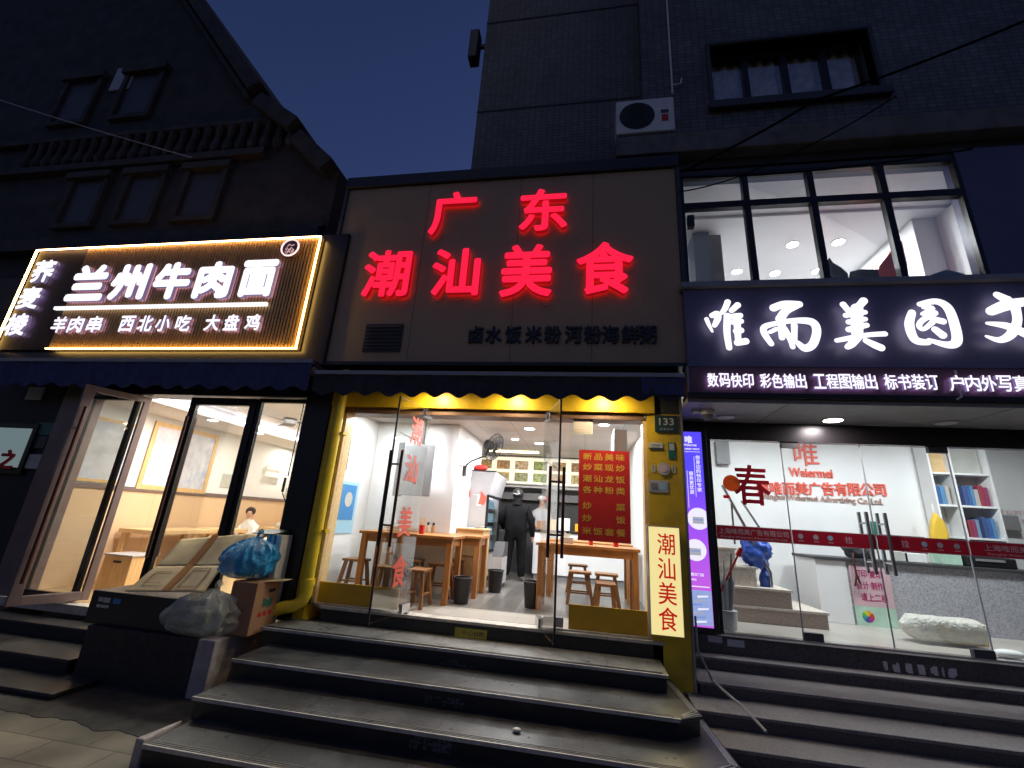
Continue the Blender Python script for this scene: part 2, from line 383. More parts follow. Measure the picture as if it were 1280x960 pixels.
# ------------------------------------------------------------------ lamps
def area(loc, size, power, col=(1, .95, .88), rot=(0, 0, 0), shape='DISK', sy=None, spread=180):
    l = bpy.data.lights.new('lamp_light', 'AREA'); l.shape = shape; l.size = size; l.energy = power; l.color = col; l.spread = R(spread)
    if sy: l.size_y = sy
    o = bpy.data.objects.new('lamp_light', l); COL.objects.link(o); o.location = loc; o.rotation_euler = rot
    return o
def downlight(x, y, z, r, power, label, col=(1, .95, .88), group='ceiling downlights', em='lamp_em'):
    t = thing('ceiling_light', label, 'ceiling light', (x, y, z), group)
    obj('rim', MB().cyl((x, y, z-.014), (x, y, z), r*1.22, n=24), 'white', t)
    obj('diffuser', MB().cyl((x, y, z-.019), (x, y, z-.0145), r, n=24), em, t)
    if power: area((x, y, z-.03), r*2, power, col)
    return t

# =================================================================== SETTING
GZ = -.79
struct('pavement', MB().box(-40, 40, -25, 60, GZ-.3, GZ), 'pave')

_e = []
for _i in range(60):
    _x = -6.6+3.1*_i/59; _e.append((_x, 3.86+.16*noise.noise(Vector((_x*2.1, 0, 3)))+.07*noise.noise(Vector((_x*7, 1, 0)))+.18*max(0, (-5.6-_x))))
struct('dark_ground_strip', MB().prism([(-3.40, 4.66), (-6.6, 4.66)]+_e, GZ-.05, GZ+.004, 'z'), mat('dark_ground', (.035, .033, .028), .7, vary=.5, scale=9, dirt=(.09, .08, .06), dscale=3, damt=.6))  # darker ground slab with an uneven front edge over the pavement

# old house behind the noodle shop: a gable with raking cornices
YO = 6.3
g = [at(255, 0, YO), at(338, 118, YO), at(425, 212, YO)]
s1 = (g[1].z-g[0].z)/(g[1].x-g[0].x)
top = Vector((-14.5, YO, g[0].z + s1*(-14.5-g[0].x)))
oh = thing('old_house', 'dark old stucco gable house with raking cornices behind the noodle shop', 'house', (-9, YO, GZ))
edge = [(top.x, top.z), (g[0].x, g[0].z), (g[1].x-.05, g[1].z+.05), (g[1].x+.10, g[1].z-.32), (g[2].x-1.0, g[2].z+1.15), (g[2].x-.85, g[2].z+.8), (g[2].x, g[2].z), (g[2].x+.05, 3.0)]
left = [(2*top.x-p[0], p[1]) for p in reversed(edge[1:-1])]
wallp = [(2*top.x-edge[-1][0], 3.0)]+left+edge
obj('wall', MB().prism([(p[0], p[1]) for p in wallp], YO, YO+9, 'y'), 'stucco', oh)
def rake(off, w, y0, y1, name='cornice', m='stucco_lt', a=0, b=-1):
    mb = MB()
    e = edge[a:3] if off < 1 else [edge[0], (edge[1][0]-off*.9, edge[1][1]+off*.9*abs(s1))]
    if off == 0: e = edge[:-1]
    for i in range(len(e)-1):
        p, q = e[i], e[i+1]
        d = Vector((q[0]-p[0], q[1]-p[1])).normalized(); n = Vector((d.y, -d.x))*-1
        if n.y > 0: n = -n
        P = [Vector(p)+n*off, Vector(q)+n*off, Vector(q)+n*(off+w), Vector(p)+n*(off+w)]
        if d.x > .1 and (Vector(q)-Vector(p)).length > .5: mb.prism([(v.x, v.y) for v in P], y0, y1, 'y')
    return obj(name, mb, m, oh)
rake(.0, .32, YO-.30, YO-.002); rake(.38, .10, YO-.16, YO-.003); rake(1.5, .16, YO-.14, YO-.004); rake(1.85, .08, YO-.08, YO-.004)
rake(3.0, .14, YO-.10, YO-.005)
# string courses, baluster frieze, small windows
zc = at(120, 280, YO).z
for z, h, d in ((5.85, .22, .22), (6.15, .08, .12), (8.0, .16, .16), (8.9, .10, .14)):
    obj('string_course', MB().box(-30, edge[-2][0]-.02 if z < 7 else -6.6, YO-d, YO-.006, z, z+h), 'stucco_lt', oh)
mb = MB()
for i in range(24):
    x = -13.0+i*.30; mb.tube([(x, YO-.08, 8.18), (x, YO-.08, 8.32), (x, YO-.08, 8.55), (x, YO-.08, 8.88)], [.05, .10, .055, .08], 8)
obj('balustrade', mb, 'stucco_lt', oh)
for x, z, w, h in ((-10.6, 9.6, .9, 1.3), (-12.4, 9.6, .9, 1.3), (-7.9, 6.6, .8, 1.15), (-9.4, 6.6, .8, 1.15), (-10.9, 6.6, .8, 1.15)):
    f = MB().box(x-w/2-.12, x+w/2+.12, YO-.10, YO-.007, z-.12, z).box(x-w/2-.12, x-w/2, YO-.10, YO-.007, z, z+h).box(x+w/2, x+w/2+.12, YO-.10, YO-.007, z, z+h).box(x-w/2-.18, x+w/2+.18, YO-.16, YO-.007, z+h, z+h+.16)
    wn_ = obj('window', f, 'stucco_lt', oh)
    obj('pane', MB().box(x-w/2, x+w/2, YO-.035, YO-.008, z, z+h), 'dark', wn_)
# small ventilator plate on the gable
o = obj('vent_plate', MB().box(*[c for c in (at(153, 82, YO).x, at(176, 82, YO).x)], YO-.05, YO-.008, at(160, 113, YO).z, at(160, 87, YO).z), 'ltgrey', oh)

# tiled apartment building
tb = thing('apartment_building', 'dark tiled apartment block rising above the red sign', 'building', (3, 6, GZ))
YT, YW = 5.95, 5.60
xl = at(600, 110, YT).x
obj('tower_wall', MB().box(xl, .86, YT, YT+9, 2.7, 22), 'tile_tower', tb)
for z in (at(650, 135, YT).z, at(650, 24, YT).z, 12.2):
    obj('tile_joint', MB().box(xl-.004, .858, YT-.012, YT-.002, z-.02, z+.02), 'dark', tb)
# wing wall with the upper window cut out
wx0, wx1 = at(886, 60, YW).x, at(1098, 100, YW).x; wz0, wz1 = at(990, 122, YW).z, at(990, 48, YW).z
wb = MB().box(.86, wx0, YW, YW+9, 6.1, 22).box(wx1, 16, YW, YW+9, 6.1, 22).box(wx0, wx1, YW, YW+9, 6.1, wz0).box(wx0, wx1, YW, YW+9, wz1, 22)
obj('wing_wall', wb, 'tile_wing', tb)
zl1, zl0 = at(1000, 153, 5.25).z, at(1000, 178, 5.25).z
obj('ledge', MB().box(at(770, 190, 5.25).x, 16, 5.25, YW-.003, zl0, zl1), mat('grimy_ledge', (.16, .15, .145), .85, vary=.35, scale=4, dirt=(.07, .065, .065), dscale=2, damt=.7), tb, bev=.015)
obj('lower_band', MB().box(.92, 16, 5.44, YW-.004, 6.16, zl0-.003), 'stucco', tb)
win = obj('window', MB().box(wx0-.1, wx1+.1, YW-.10, YW-.003, wz0-.16, wz0-.02).box(wx0-.06, wx0, YW-.04, YW+.16, wz0, wz1).box(wx1, wx1+.06, YW-.04, YW+.16, wz0, wz1)
          .box(wx0-.06, wx1+.06, YW-.04, YW+.16, wz1, wz1+.06), 'dark', tb, bev=.006)
fr = MB()
for px in (930, 980, 1030):
    x = at(px, 90, YW+.2).x; fr.box(x-.045, x+.045, YW+.16, YW+.24, wz0, wz1)
fr.box(wx0, wx1, YW+.16, YW+.24, wz0, wz0+.06).box(wx0, wx1, YW+.16, YW+.24, wz1-.06, wz1)
obj('frame', fr, 'frame', win)
mb = MB(); n = 60
for i in range(n):
    a = wx0+(wx1-wx0)*i/n; b = wx0+(wx1-wx0)*(i+1)/n
    ya, yb = YW+.33+.03*math.sin(i*1.3), YW+.33+.03*math.sin((i+1)*1.3); mb.add([(a, ya, wz0), (b, yb, wz0), (b, yb, wz1), (a, ya, wz1)], [(0, 1, 2, 3)])
obj('curtain', mb, 'curtain', win); obj('pane', MB().box(wx0, wx1, YW+.19, YW+.20, wz0, wz1), 'glass', win)
obj('window_backing', MB().box(wx0-.3, wx1+.3, YW+.5, YW+.6, wz0-.3, wz1+.3), 'dark', win)
# air conditioner on the ledge
def ac_unit(a, b, c, Y, label, name='outdoor_air_conditioner', d=.32):
    x0, x1 = at(*a, Y).x, at(*b, Y).x; z0, z1 = at(*c, Y).z, at(*a, Y).z; w, h = x1-x0, z1-z0
    t = thing(name, label, 'air conditioner', ((x0+x1)/2, Y, z0))
    obj('casing', MB().box(x0, x1, Y, Y+d, z0, z1), mat('pale_casing_paint', (.78, .77, .74), .45, vary=.08), t, bev=.02)
    cx, cz, r = x0+w*.36, (z0+z1)/2, h*.40
    gb = MB().cyl((cx, Y-.004, cz), (cx, Y+.01, cz), r, n=32); gr = obj('fan_recess', gb, 'black', t)
    k = MB()
    for i in range(1, 6): 
        pts = [(cx+r*i/6*math.cos(q*math.pi/16), Y-.014, cz+r*i/6*math.sin(q*math.pi/16)) for q in range(33)]; k.tube(pts, .004, 4)
    for i in range(8):
        q = i*math.pi/4; k.tube([(cx, Y-.016, cz), (cx+r*math.cos(q), Y-.016, cz+r*math.sin(q))], .004, 4)
    obj('grille', k, 'dark', gr)
    obj('badge', MB().box(x0+w*.77, x0+w*.90, Y-.004, Y-.001, z0+h*.52, z0+h*.62), 'dark', t)
    obj('sticker', MB().box(x0+w*.78, x0+w*.89, Y-.004, Y-.001, z0+h*.28, z0+h*.48), 'redletter', t)
    obj('foot', MB().box(x0+.06, x0+.12, Y+.02, Y+d-.02, z0-.12, z0-.002), 'dark', t); obj('foot', MB().box(x1-.12, x1-.06, Y+.02, Y+d-.02, z0-.12, z0-.002), 'dark', t)
    return t
ac_unit((770, 127), (842, 120), (806, 165), 5.29, 'pale outdoor air conditioner on the ledge above the red sign')
t = thing('wall_bracket', 'small black bracket box high on the left edge of the tiled tower', 'bracket', at(600, 60, YT))
p = at(598, 60, YT+.3)
obj('arm', MB().box(p.x-.03, xl, YT+.25, YT+.31, p.z-.05, p.z+.03), 'black', t); obj('housing', MB().box(p.x-.16, p.x+.03, YT+.15, YT+.4, p.z-.42, p.z+.35), 'black', t, bev=.02)
# conduit pipe
a = at(836, 0, 5.56); b = at(841, 121, 5.56)
t = thing('conduit', 'thin pale conduit running down the tiled wall to the air conditioner', 'pipe', (b.x, 5.56, b.z))
obj('pipe_run', MB().tube([(b.x, 5.56, 16), (b.x, 5.56, b.z+.15), (b.x-.01, 5.53, b.z+.02)], .016, 8), 'white', t)
q = at(852, 98, 5.54); obj('hook', MB().tube([(b.x, 5.55, at(841, 107, 5.56).z), (q.x-.02, 5.54, at(841, 107, 5.56).z), (q.x, 5.54, q.z)], .014, 6), 'white', t)
# overhead cables
def cable(name, label, pts, r, m, sag=0):
    P = [Vector(p) for p in pts]; out = []
    for i in range(len(P)-1):
        for k in range(10):
            f = k/10; v = P[i].lerp(P[i+1], f); v.z -= sag*4*f*(1-f); out.append(v)
    out.append(P[-1]); o = obj(name, MB().tube(out, r, 6), m, at0=out[0], smooth=True); return tag(o, label, 'cable')
cable('overhead_cable', 'pale overhead cable crossing the dark gable on the left', [at(-60, 105, 5.4), at(240, 197, 5.9)], .012, 'ltgrey', .05)
cable('overhead_cable', 'black cable rising from the red sign to upper right corner', [at(852, 215, 5.15), at(1020, 125, 4.9), at(1300, 18, 4.6)], .016, 'cableblack', .04)
cable('overhead_cable', 'black cable sagging just above the upper shop window', [at(850, 222, 5.12), at(1215, 186, 5.2)], .012, 'cableblack', .10)
cable('overhead_cable', 'thin black cable crossing the corner of the upper window', [at(848, 240, 5.12), at(960, 205, 5.0), at(1120, 120, 4.9)], .009, 'cableblack', .06)

# =================================================================== RESTAURANT (middle shop)
YF = 5.5
rs = thing('restaurant', 'middle shop with yellow front, glass doors and white dining room', 'restaurant', (-1.2, YF, 0))
obj('header', MB().box(-3.5, .84, 5.40, 5.60, 2.50, 3.16), 'yellow', rs, bev=.004)
obj('upper_wall', MB().box(-3.75, 1.16, 5.46, 5.95, 3.163, 5.9), 'stucco', rs)
obj('lintel', MB().box(-3.33, .72, 5.45, 5.72, 2.42, 2.497), 'lintel', rs)
obj('pillar', MB().box(-3.50, -3.36, 5.42, 5.70, -.2, 2.497), 'yellow', rs)
obj('dark_jamb', MB().box(-3.358, -3.315, 5.41, 5.60, -.0, 2.418), 'black', rs)
obj('inner_jamb', MB().box(-3.313, -3.27, 5.46, 5.66, .0, 2.418), 'pine', rs)
rp = obj('pillar', MB().box(.745, 1.135, 5.44, 5.80, -.45, 2.497), 'yellow', rs)
obj('pillar_head', MB().box(.842, 1.135, 5.435, 5.80, 2.503, 3.10), 'dark', rs)
obj('inner_jamb', MB().box(.70, .742, 5.46, 5.66, .0, 2.418), 'pine', rs)
obj('corner_trim', MB().box(1.137, 1.165, 5.425, 5.80, -.45, 3.0), 'rail', rs)
obj('floor', MB().box(-3.7, 1.2, 6.15, 11.5, -.06, 0), 'plank', rs)
obj('doorway_tiles', MB().box(-3.7, 1.2, 5.60, 6.15, -.06, .002), 'tilefloor', rs)
obj('side_wall', MB().box(-3.78, -3.62, 5.72, 12, -.06, 2.75), 'white', rs)
obj('side_wall', MB().box(.92, 1.1, 5.81, 12, -.06, 2.75), 'white', rs)
obj('column', MB().box(-3.615, -2.13, 7.12, 8.9, 0, 2.64), 'white', rs)
obj('back_wall', MB().box(-3.6, .9, 11.2, 11.3, 0, 2.64), 'grey', rs)
obj('ceiling', MB().box(-3.9, 1.15, 5.72, 12, 2.65, 2.75), 'ceil', rs)
obj('bulkhead', MB().box(-2.12, .9, 10.72, 11.1, 1.90, 2.64), 'white', rs)
obj('strip_lamp', MB().box(-2.2, -1.05, 9.9, 9.95, 2.62, 2.649), 'lampw_em', rs)
# glazing
def clamp(parent, x0, x1, z0, z1, y=YF): return obj('patch_fitting', MB().box(x0, x1, y-.025, y+.025, z0, z1), 'chrome', parent, bev=.003)
lp = obj('glass_panel', MB().box(-3.26, -2.19, YF-.006, YF+.006, .02, 2.42), 'glass', rs)
obj('kickboard', MB().box(-3.262, -2.20, YF+.01, YF+.022, .015, .255), 'kick', lp)
obj('floor_rail', MB().box(-3.3, -2.05, YF-.04, YF+.03, .001, .018), 'lip', lp)
rpn = obj('glass_panel', MB().box(-.20, .70, YF-.006, YF+.006, .02, 2.42), 'glass', rs)
obj('kickboard', MB().box(-.16, .70, YF+.01, YF+.022, .015, .27), 'kick', rpn)
obj('floor_rail', MB().box(-.5, .72, YF-.04, YF+.03, .001, .018), 'lip', rpn)
clamp(rpn, -.50, -.215, .03, .13, YF-.03)
def leaf(parent, hinge, free, z0, z1, hz0, hz1, decal=None):
    h, f = Vector((*hinge, 0)), Vector((*free, 0)); d = (f-h); L = d.length; d.normalize(); n = Vector((d.y, -d.x, 0))
    up = Vector((0, 0, 1)); c = (h+f)/2
    o = obj('glass_door', MB().obox(c+up*(z0+z1)/2, d*L/2, n*.006, up*(z1-z0)/2), 'glass', parent)
    obj('edge_strip', MB().obox(f+d*.006+up*(z0+z1)/2, d*.006, n*.010, up*(z1-z0)/2), 'black', o)
    obj('patch_fitting', MB().obox(h+d*.09+up*(z0+.05), d*.09, n*.02, up*.05), 'chrome', o, bev=.003)
    obj('patch_fitting', MB().obox(h+d*.09+up*(z1-.05), d*.09, n*.02, up*.05), 'chrome', o, bev=.003)
    p = f-d*.075
    for sgn in (-1, 1):
        hb = MB().tube([p+n*sgn*.075+up*hz0, p+n*sgn*.075+up*hz1], .017, 12)
        for z in (hz0+.22, hz1-.16): hb.tube([p+up*z, p+n*sgn*.075+up*z], .011, 8)
        obj('handle', hb, 'brownbar', o, smooth=True)
    return o, h, d, n, up, L
L_, h, d, n, up, L = leaf(rs, (-2.05, 5.47), (-2.165, 4.69), .03, 2.46, .78, 1.83)
for i, (c, z) in enumerate(zip('潮汕美食', (2.13, 1.66, 1.04, .50))):   # red vinyl seen from the back
    obj('vinyl_letter', lettering(c, h+d*L*.42+n*.008+up*z if n.x > 0 else h+d*L*.42-n*.008+up*z, .30, .36, .002, .02, xd=-d, zd=up), 'redwall', L_)
R_, h, d, n, up, L = leaf(rs, (-.515, 5.47), (-.27, 4.69), .03, 2.46, .80, 1.72)
# menu lightbox above the kitchen
ml = thing('menu_lightbox', 'long white lightbox of dish photographs above the kitchen hatch', 'menu board', (-1.4, 10.68, 2))
z0, z1 = at(650, 605, 10.6).z, at(650, 571, 10.6).z; x0 = at(592, 590, 10.6).x
obj('housing', MB().box(x0, .8, 10.62, 10.715, z0, z1), 'white', ml)
obj('lit_face', MB().box(x0+.02, .78, 10.612, 10.619, z0+.02, z1-.02), 'menu_em', ml)
fc = [(.42, .24, .10), (.20, .26, .08), (.45, .36, .16), (.38, .25, .10), (.24, .25, .14), (.35, .2, .1), (.28, .33, .13), (.4, .3, .2)]
random.seed(3)
for i in range(7):
    for j in range(2):
        c = fc[(i*2+j*3) % 8]; m = mat('dish_photo_%d' % ((i*2+j*3) % 8), c, .5, vary=.9, scale=14, emit=c, estr=.35)
        x = x0+.28+i*.455; z = z0+.165+j*.285
        obj('dish_photo', MB().box(x-.165, x+.165, 10.605, 10.611, z-.105, z+.105), m, ml, bev=.03)
# display fridge seen from its side
fr = thing('display_fridge', 'tall white display fridge with glass front beside the counter', 'fridge', (-2.05, 8.5, 0))
fx0, fx1 = -2.34, -1.78
obj('cabinet', MB().box(fx0, fx1, 8.20, 9.50, .10, .52).box(fx0, fx0+.06, 8.2, 9.50, .52, 1.55).box(fx0+.06, fx1-.02, 8.2, 8.26, .52, 1.55).box(fx0+.06, fx1-.02, 9.44, 9.50, .52, 1.55), 'ltgrey', fr, bev=.008)
obj('base', MB().box(fx0+.03, fx1-.03, 8.23, 9.47, .0, .098), 'black', fr)
obj('header', MB().prism([(fx0, 1.555), (fx1+.02, 1.555), (fx1+.12, 1.98), (fx0, 1.98)], 8.2, 9.50, 'y'), 'ltgrey', fr, bev=.008)
obj('top_trim', MB().box(fx0-.004, fx1+.12, 8.193, 9.51, 1.983, 2.0), 'black', fr)
obj('glass_door', MB().box(fx1-.015, fx1-.005, 8.23, 9.47, .54, 1.53), 'glass', fr)
obj('door_frame', MB().box(fx1-.02, fx1+.02, 8.20, 8.25, .52, 1.55).box(fx1-.02, fx1+.02, 9.45, 9.50, .52, 1.55).box(fx1-.02, fx1+.02, 8.25, 9.45, .52, .56).box(fx1-.02, fx1+.02, 8.25, 9.45, 1.51, 1.55), 'black', fr)
obj('inner_lamp', MB().box(fx1-.08, fx1-.06, 8.27, 8.285, .6, 1.5).box(fx0+.1, fx1-.08, 8.3, 9.40, 1.535, 1.545), 'led_em', fr)
for z in (.8, 1.05, 1.3): obj('shelf', MB().box(fx0+.08, fx1-.05, 8.28, 9.43, z, z+.012), 'chrome', fr)
bt = MB()
for z in (.55, .812, 1.062, 1.312):
    for i in range(3):
        for j in range(11): bt.cyl((-2.15+i*.13, 8.34+j*.095, z), (-2.15+i*.13, 8.34+j*.095, z+.17), .03, .022, 8)
obj('drinks', bt, 'ltblue', fr)
# things on the fridge
b = thing('red_bag', 'crumpled red plastic bag on top of the display fridge', 'bag', (-2.0, 8.4, 2.0))
mb = MB().ball((-2.03, 8.42, 2.06), .11, 1.3, .9, .62); 
for v in mb.v: v += Vector((noise.noise(v*14), noise.noise(v*14+Vector((5, 0, 0))), noise.noise(v*14+Vector((0, 7, 0)))))*.03
obj('sack', mb, 'redposter', b, smooth=True)
tag(obj('white_box', MB().box(-2.33, -2.16, 8.4, 8.7, 2.002, 2.13), 'paper', at0=(-2.25, 8.5, 2.0), bev=.01), 'small white box on top of the display fridge', 'box')
# pine cabinet
pc = thing('pine_cabinet', 'pale pine cabinet standing in front of the display fridge', 'cabinet', (-1.98, 7.75, 0))
obj('body', MB().box(-2.125, -1.66, 7.52, 8.05, .0, .93), 'pinez', pc, bev=.006); obj('worktop', MB().box(-2.13, -1.64, 7.49, 8.07, .932, .958), 'pine', pc, bev=.004)
obj('door_gap', MB().box(-2.10, -1.69, 7.516, 7.519, .515, .525), 'lintel', pc)
nb = thing('notebook', 'open white notebook lying on the pine cabinet', 'notebook', (-1.85, 7.65, .96))
obj('page', MB().quad((-1.98, 7.55, .962), (-1.84, 7.55, .962), (-1.84, 7.75, .962), (-1.98, 7.75, .962), .006), 'paper', nb); obj('page', MB().quad((-1.838, 7.55, .964), (-1.70, 7.53, 1.0), (-1.70, 7.75, 1.0), (-1.838, 7.75, .964), .006), 'paper', nb)
# wall fan
wf = thing('wall_fan', 'black wall fan on curved bracket beside white column', 'fan', (-2.13, 7.34, 2.0))
p = atx(580, 588, -2.12); q = at(607, 571, p.y-.02); hd = at(611, 556, p.y-.04); cg = at(625, 560, p.y-.05)
obj('wall_plate', MB().box(-2.128, -2.09, p.y-.05, p.y+.05, p.z-.10, p.z+.08), 'black', wf)
obj('bracket', MB().tube([p, p+Vector((.04, 0, .10)), p+Vector((.12, 0, .17)), q+Vector((-.05, 0, 0)), q], .015, 8), 'black', wf, smooth=True)
ax = (cg-hd).normalized(); ax = Vector((.86, -.35, -.36)).normalized()
obj('motor', MB().tube([hd-ax*.07, hd-ax*.05, hd+ax*.03, hd+ax*.09], [.045, .085, .085, .05], 16), 'black', wf, smooth=True)
obj('yoke', MB().tube([q, hd-Vector((0, 0, .02))], .02, 8), 'black', wf)
cc = hd+ax*.13; u = ax.cross(Vector((0, 0, 1))).normalized(); w = u.cross(ax); rr = .245
k = MB()
for dd in (-.055, .05):
    for i in range(28):
        q_ = i*2*math.pi/28; e = u*math.cos(q_)+w*math.sin(q_); k.tube([cc+ax*dd, cc+ax*dd*.9+e*rr*.6, cc+e*rr], .0035, 4)
k.tube([cc+(u*math.cos(i*math.pi/18)+w*math.sin(i*math.pi/18))*rr for i in range(37)], .008, 6)
for f in (.45, .75): k.tube([cc+ax*.05*(1-f*.4)+(u*math.cos(i*math.pi/12)+w*math.sin(i*math.pi/12))*rr*f for i in range(25)], .003, 4)
obj('cage', k, 'black', wf)
bl = MB()
for i in range(3):
    q_ = i*2*math.pi/3; e = u*math.cos(q_)+w*math.sin(q_); g_ = ax.cross(e); bl.quad(cc+e*.04-g_*.03, cc+e*.21-g_*.09+ax*.02, cc+e*.21+g_*.07-ax*.02, cc+e*.04+g_*.03, .004)
obj('blade', bl, 'dark', wf)
cable('fan_cord', 'black cord hanging along the wall to the fan', [at(500, 540, 7.1), at(545, 560, 7.10), at(577, 583, 7.32)], .007, 'black', .02)
# kitchen counter, behind it dark kitchen
kc = thing('service_counter', 'white service counter with black top before the kitchen', 'counter', (-.2, 9.9, 0))
obj('front_panel', MB().box(-1.06, .88, 9.75, 10.35, .1, .93), 'white', kc, bev=.006); obj('plinth', MB().box(-1.03, .86, 9.78, 10.3, 0, .098), 'grey', kc); obj('worktop', MB().box(-1.09, .89, 9.72, 10.4, .933, .975), 'black', kc, bev=.005)
ks = thing('kitchen_hood', 'dark steel extractor hood inside the kitchen', 'hood', (-1.2, 11, 1.7))
obj('canopy', MB().prism([(-2.12, 1.62), (.6, 1.62), (.6, 1.78), (-2.12, 1.78)], 10.95, 11.15, 'y'), 'grey', ks); obj('backsplash', MB().box(-2.12, .8, 11.16, 11.19, .9, 1.61), 'dark', ks)
st = thing('cooking_range', 'dark cooking range under the kitchen hood', 'stove', (-1.6, 10.9, 0))
obj('body', MB().box(-2.12, -1.08, 10.6, 11.14, 0, .85), 'dark', st); obj('wok', MB().tube([(-1.5, 10.85, .86), (-1.5, 10.85, .96)], [.1, .24], 20), 'black', st)
for i, (x, w, h, m, lb) in enumerate(((-.92, .16, .18, 'cardb', 'brown sauce carton on the service counter'), (-.70, .2, .22, 'pine', 'tan food box on the service counter'), (-.42, .24, .26, 'paper', 'white takeaway box on the service counter'), (-.1, .18, .16, 'kick', 'orange tub on the service counter'), (.3, .22, .3, 'ltgrey', 'grey canister on the service counter'))):
    tag(obj('counter_box', MB().box(x-w/2, x+w/2, 9.82, 10.02, .977, .977+h), m, at0=(x, 9.9, .977), bev=.012), lb, 'box')
cs = thing('chest_freezer', 'low white chest freezer with slanted glass top by the fridge', 'freezer', (-1.65, 8.6, 0))
x0, x1 = at(614, 715, 8.0).x, at(627, 715, 8.0).x
obj('body', MB().box(x0, x1, 8.0, 8.5, .06, .50), 'ltgrey', cs, bev=.008); obj('lid', MB().prism([(8.0, .505), (8.5, .505), (8.5, .74), (8.18, .74)], x0, x1, 'x'), 'dark', cs); obj('feet', MB().box(x0+.02, x1-.02, 8.02, 8.48, 0, .058), 'black', cs)

# tables and stools
TZ = .865
def table(x0, x1, y0, y1, label, group='wooden dining tables'):
    t = thing('dining_table', label, 'table', ((x0+x1)/2, (y0+y1)/2, 0), group)
    obj('tabletop', MB().box(x0, x1, y0, y1, TZ-.04, TZ), 'wood', t, bev=.006)
    ap = MB()
    for y in (y0+.05, y1-.07): ap.box(x0+.08, x1-.08, y, y+.02, TZ-.14, TZ-.042)
    for x in (x0+.05, x1-.07): ap.box(x, x+.02, y0+.08, y1-.08, TZ-.14, TZ-.042)
    obj('apron', ap, 'wood', t)
    for x in (x0+.03, x1-.10):
        for y in (y0+.03, y1-.10): obj('leg', MB().box(x, x+.075, y, y+.075, 0, TZ-.042), 'woodz', t, bev=.004)
    return t
table(-3.15, -1.76, 6.10, 6.72, 'orange wood dining table nearest the glass on the left side')
table(-3.05, -1.53, 6.80, 7.46, 'orange wood dining table second from the glass, before the white column')
table(-.66, .75, 6.42, 7.02, 'orange wood dining table behind the red menu poster')
table(-.62, .78, 7.62, 8.25, 'orange wood dining table at the right wall, farther inside')
def stool_make(x, y, label, rz=0):
    t = thing('wooden_stool', label, 'stool', (x, y, 0), 'wooden stools')
    obj('seat', MB().box(x-.17, x+.17, y-.12, y+.12, .42, .455), 'stoolw', t, bev=.006)
    for sx in (-1, 1):
        for sy in (-1, 1): obj('leg', MB().bar((x+sx*.12, y+sy*.08, .42), (x+sx*.185, y+sy*.125, 0), .045, .04), 'stoolw', t)
    obj('stretcher', MB().bar((x-.16, y-.105, .16), (x+.16, y-.105, .16), .03, .02), 'stoolw', t); obj('stretcher', MB().bar((x-.16, y+.105, .16), (x+.16, y+.105, .16), .03, .02), 'stoolw', t)
    return t
s0 = stool_make(-3.30, 6.45, 'wooden stool by the left wall under the blue poster')
for x, y, rz, lb in ((-2.12, 5.93, R(90), 'wooden stool just inside the left door leaf'), (-2.55, 5.90, 0, 'wooden stool behind the left glass door, next to the wall'),
                     (-2.1, 6.76, 0, 'wooden stool between the two left dining tables'), (-2.05, 7.62, R(90), 'wooden stool behind the second left dining table'), (-2.6, 7.0, R(90), 'wooden stool in shade under the second left table'),
                     (.34, 7.28, 0, 'wooden stool under the red menu poster'), (-.05, 7.28, 0, 'wooden stool left of the one under the menu poster'), (.28, 6.16, R(90), 'wooden stool just behind the right glass panel'), (-.1, 8.42, 0, 'wooden stool at the far right dining table')):
    copy_thing(s0, (x, y, 0), lb, rz)
def bin_(x, y, label):
    t = thing('waste_bin', label, 'bin', (x, y, 0), 'black waste bins')
    obj('bucket', MB().tube([(x, y, 0), (x, y, .33)], [.10, .13], 20, cap=False).disc((x, y, .01), (0, 0, 1), .10, .01), 'black', t); obj('rim', MB().tube([(x+.132*math.cos(a*math.pi/12), y+.132*math.sin(a*math.pi/12), .333) for a in range(25)], .008, 6), 'dark', t)
bin_(-1.66, 6.42, 'black waste bin by the nearest left table leg'); bin_(-1.42, 7.60, 'black waste bin at the far left table corner'); bin_(-.70, 6.62, 'black waste bin by the right table leg')
def shaker(x, y, z, label, m='cardb'):
    t = thing('sauce_bottle', label, 'bottle', (x, y, z)); obj('jar', MB().tube([(x, y, z), (x, y, z+.09), (x, y, z+.11)], [.03, .03, .018], 12), m, t, smooth=True); obj('cap', MB().cyl((x, y, z+.111), (x, y, z+.15), .02, n=12), 'black', t)
shaker(-2.35, 6.95, TZ, 'brown sauce bottle with black cap on the second left table'); shaker(-2.45, 6.98, TZ, 'paler sauce bottle left of the brown one on the table', 'pine')
shaker(.1, 6.7, TZ, 'sauce bottle on the table behind the menu poster', 'redletter')
def tissue(x, y, label):
    t = thing('tissue_box', label, 'tissue box', (x, y, TZ)); obj('box', MB().box(x-.10, x+.10, y-.06, y+.06, TZ+.001, TZ+.085), 'ltgrey', t, bev=.008)
    obj('tissue', MB().prism([(x-.04, TZ+.086), (x+.04, TZ+.086), (x+.055, TZ+.15), (x+.01, TZ+.125), (x-.03, TZ+.16)], y-.01, y+.012, 'y'), 'paper', t)
def sticks(x, y, label):
    t = thing('chopstick_holder', label, 'chopstick holder', (x, y, TZ)); obj('cup', MB().tube([(x, y, TZ+.001), (x, y, TZ+.12)], [.036, .042], 14), 'redletter', t, smooth=True)
    mb = MB()
    for i in range(12): a = i*2.4; mb.tube([(x+.012*math.cos(a), y+.012*math.sin(a), TZ+.02), (x+.034*math.cos(a), y+.034*math.sin(a), TZ+.21+.01*(i % 3))], .003, 5)
    obj('chopsticks', mb, 'pine', t)
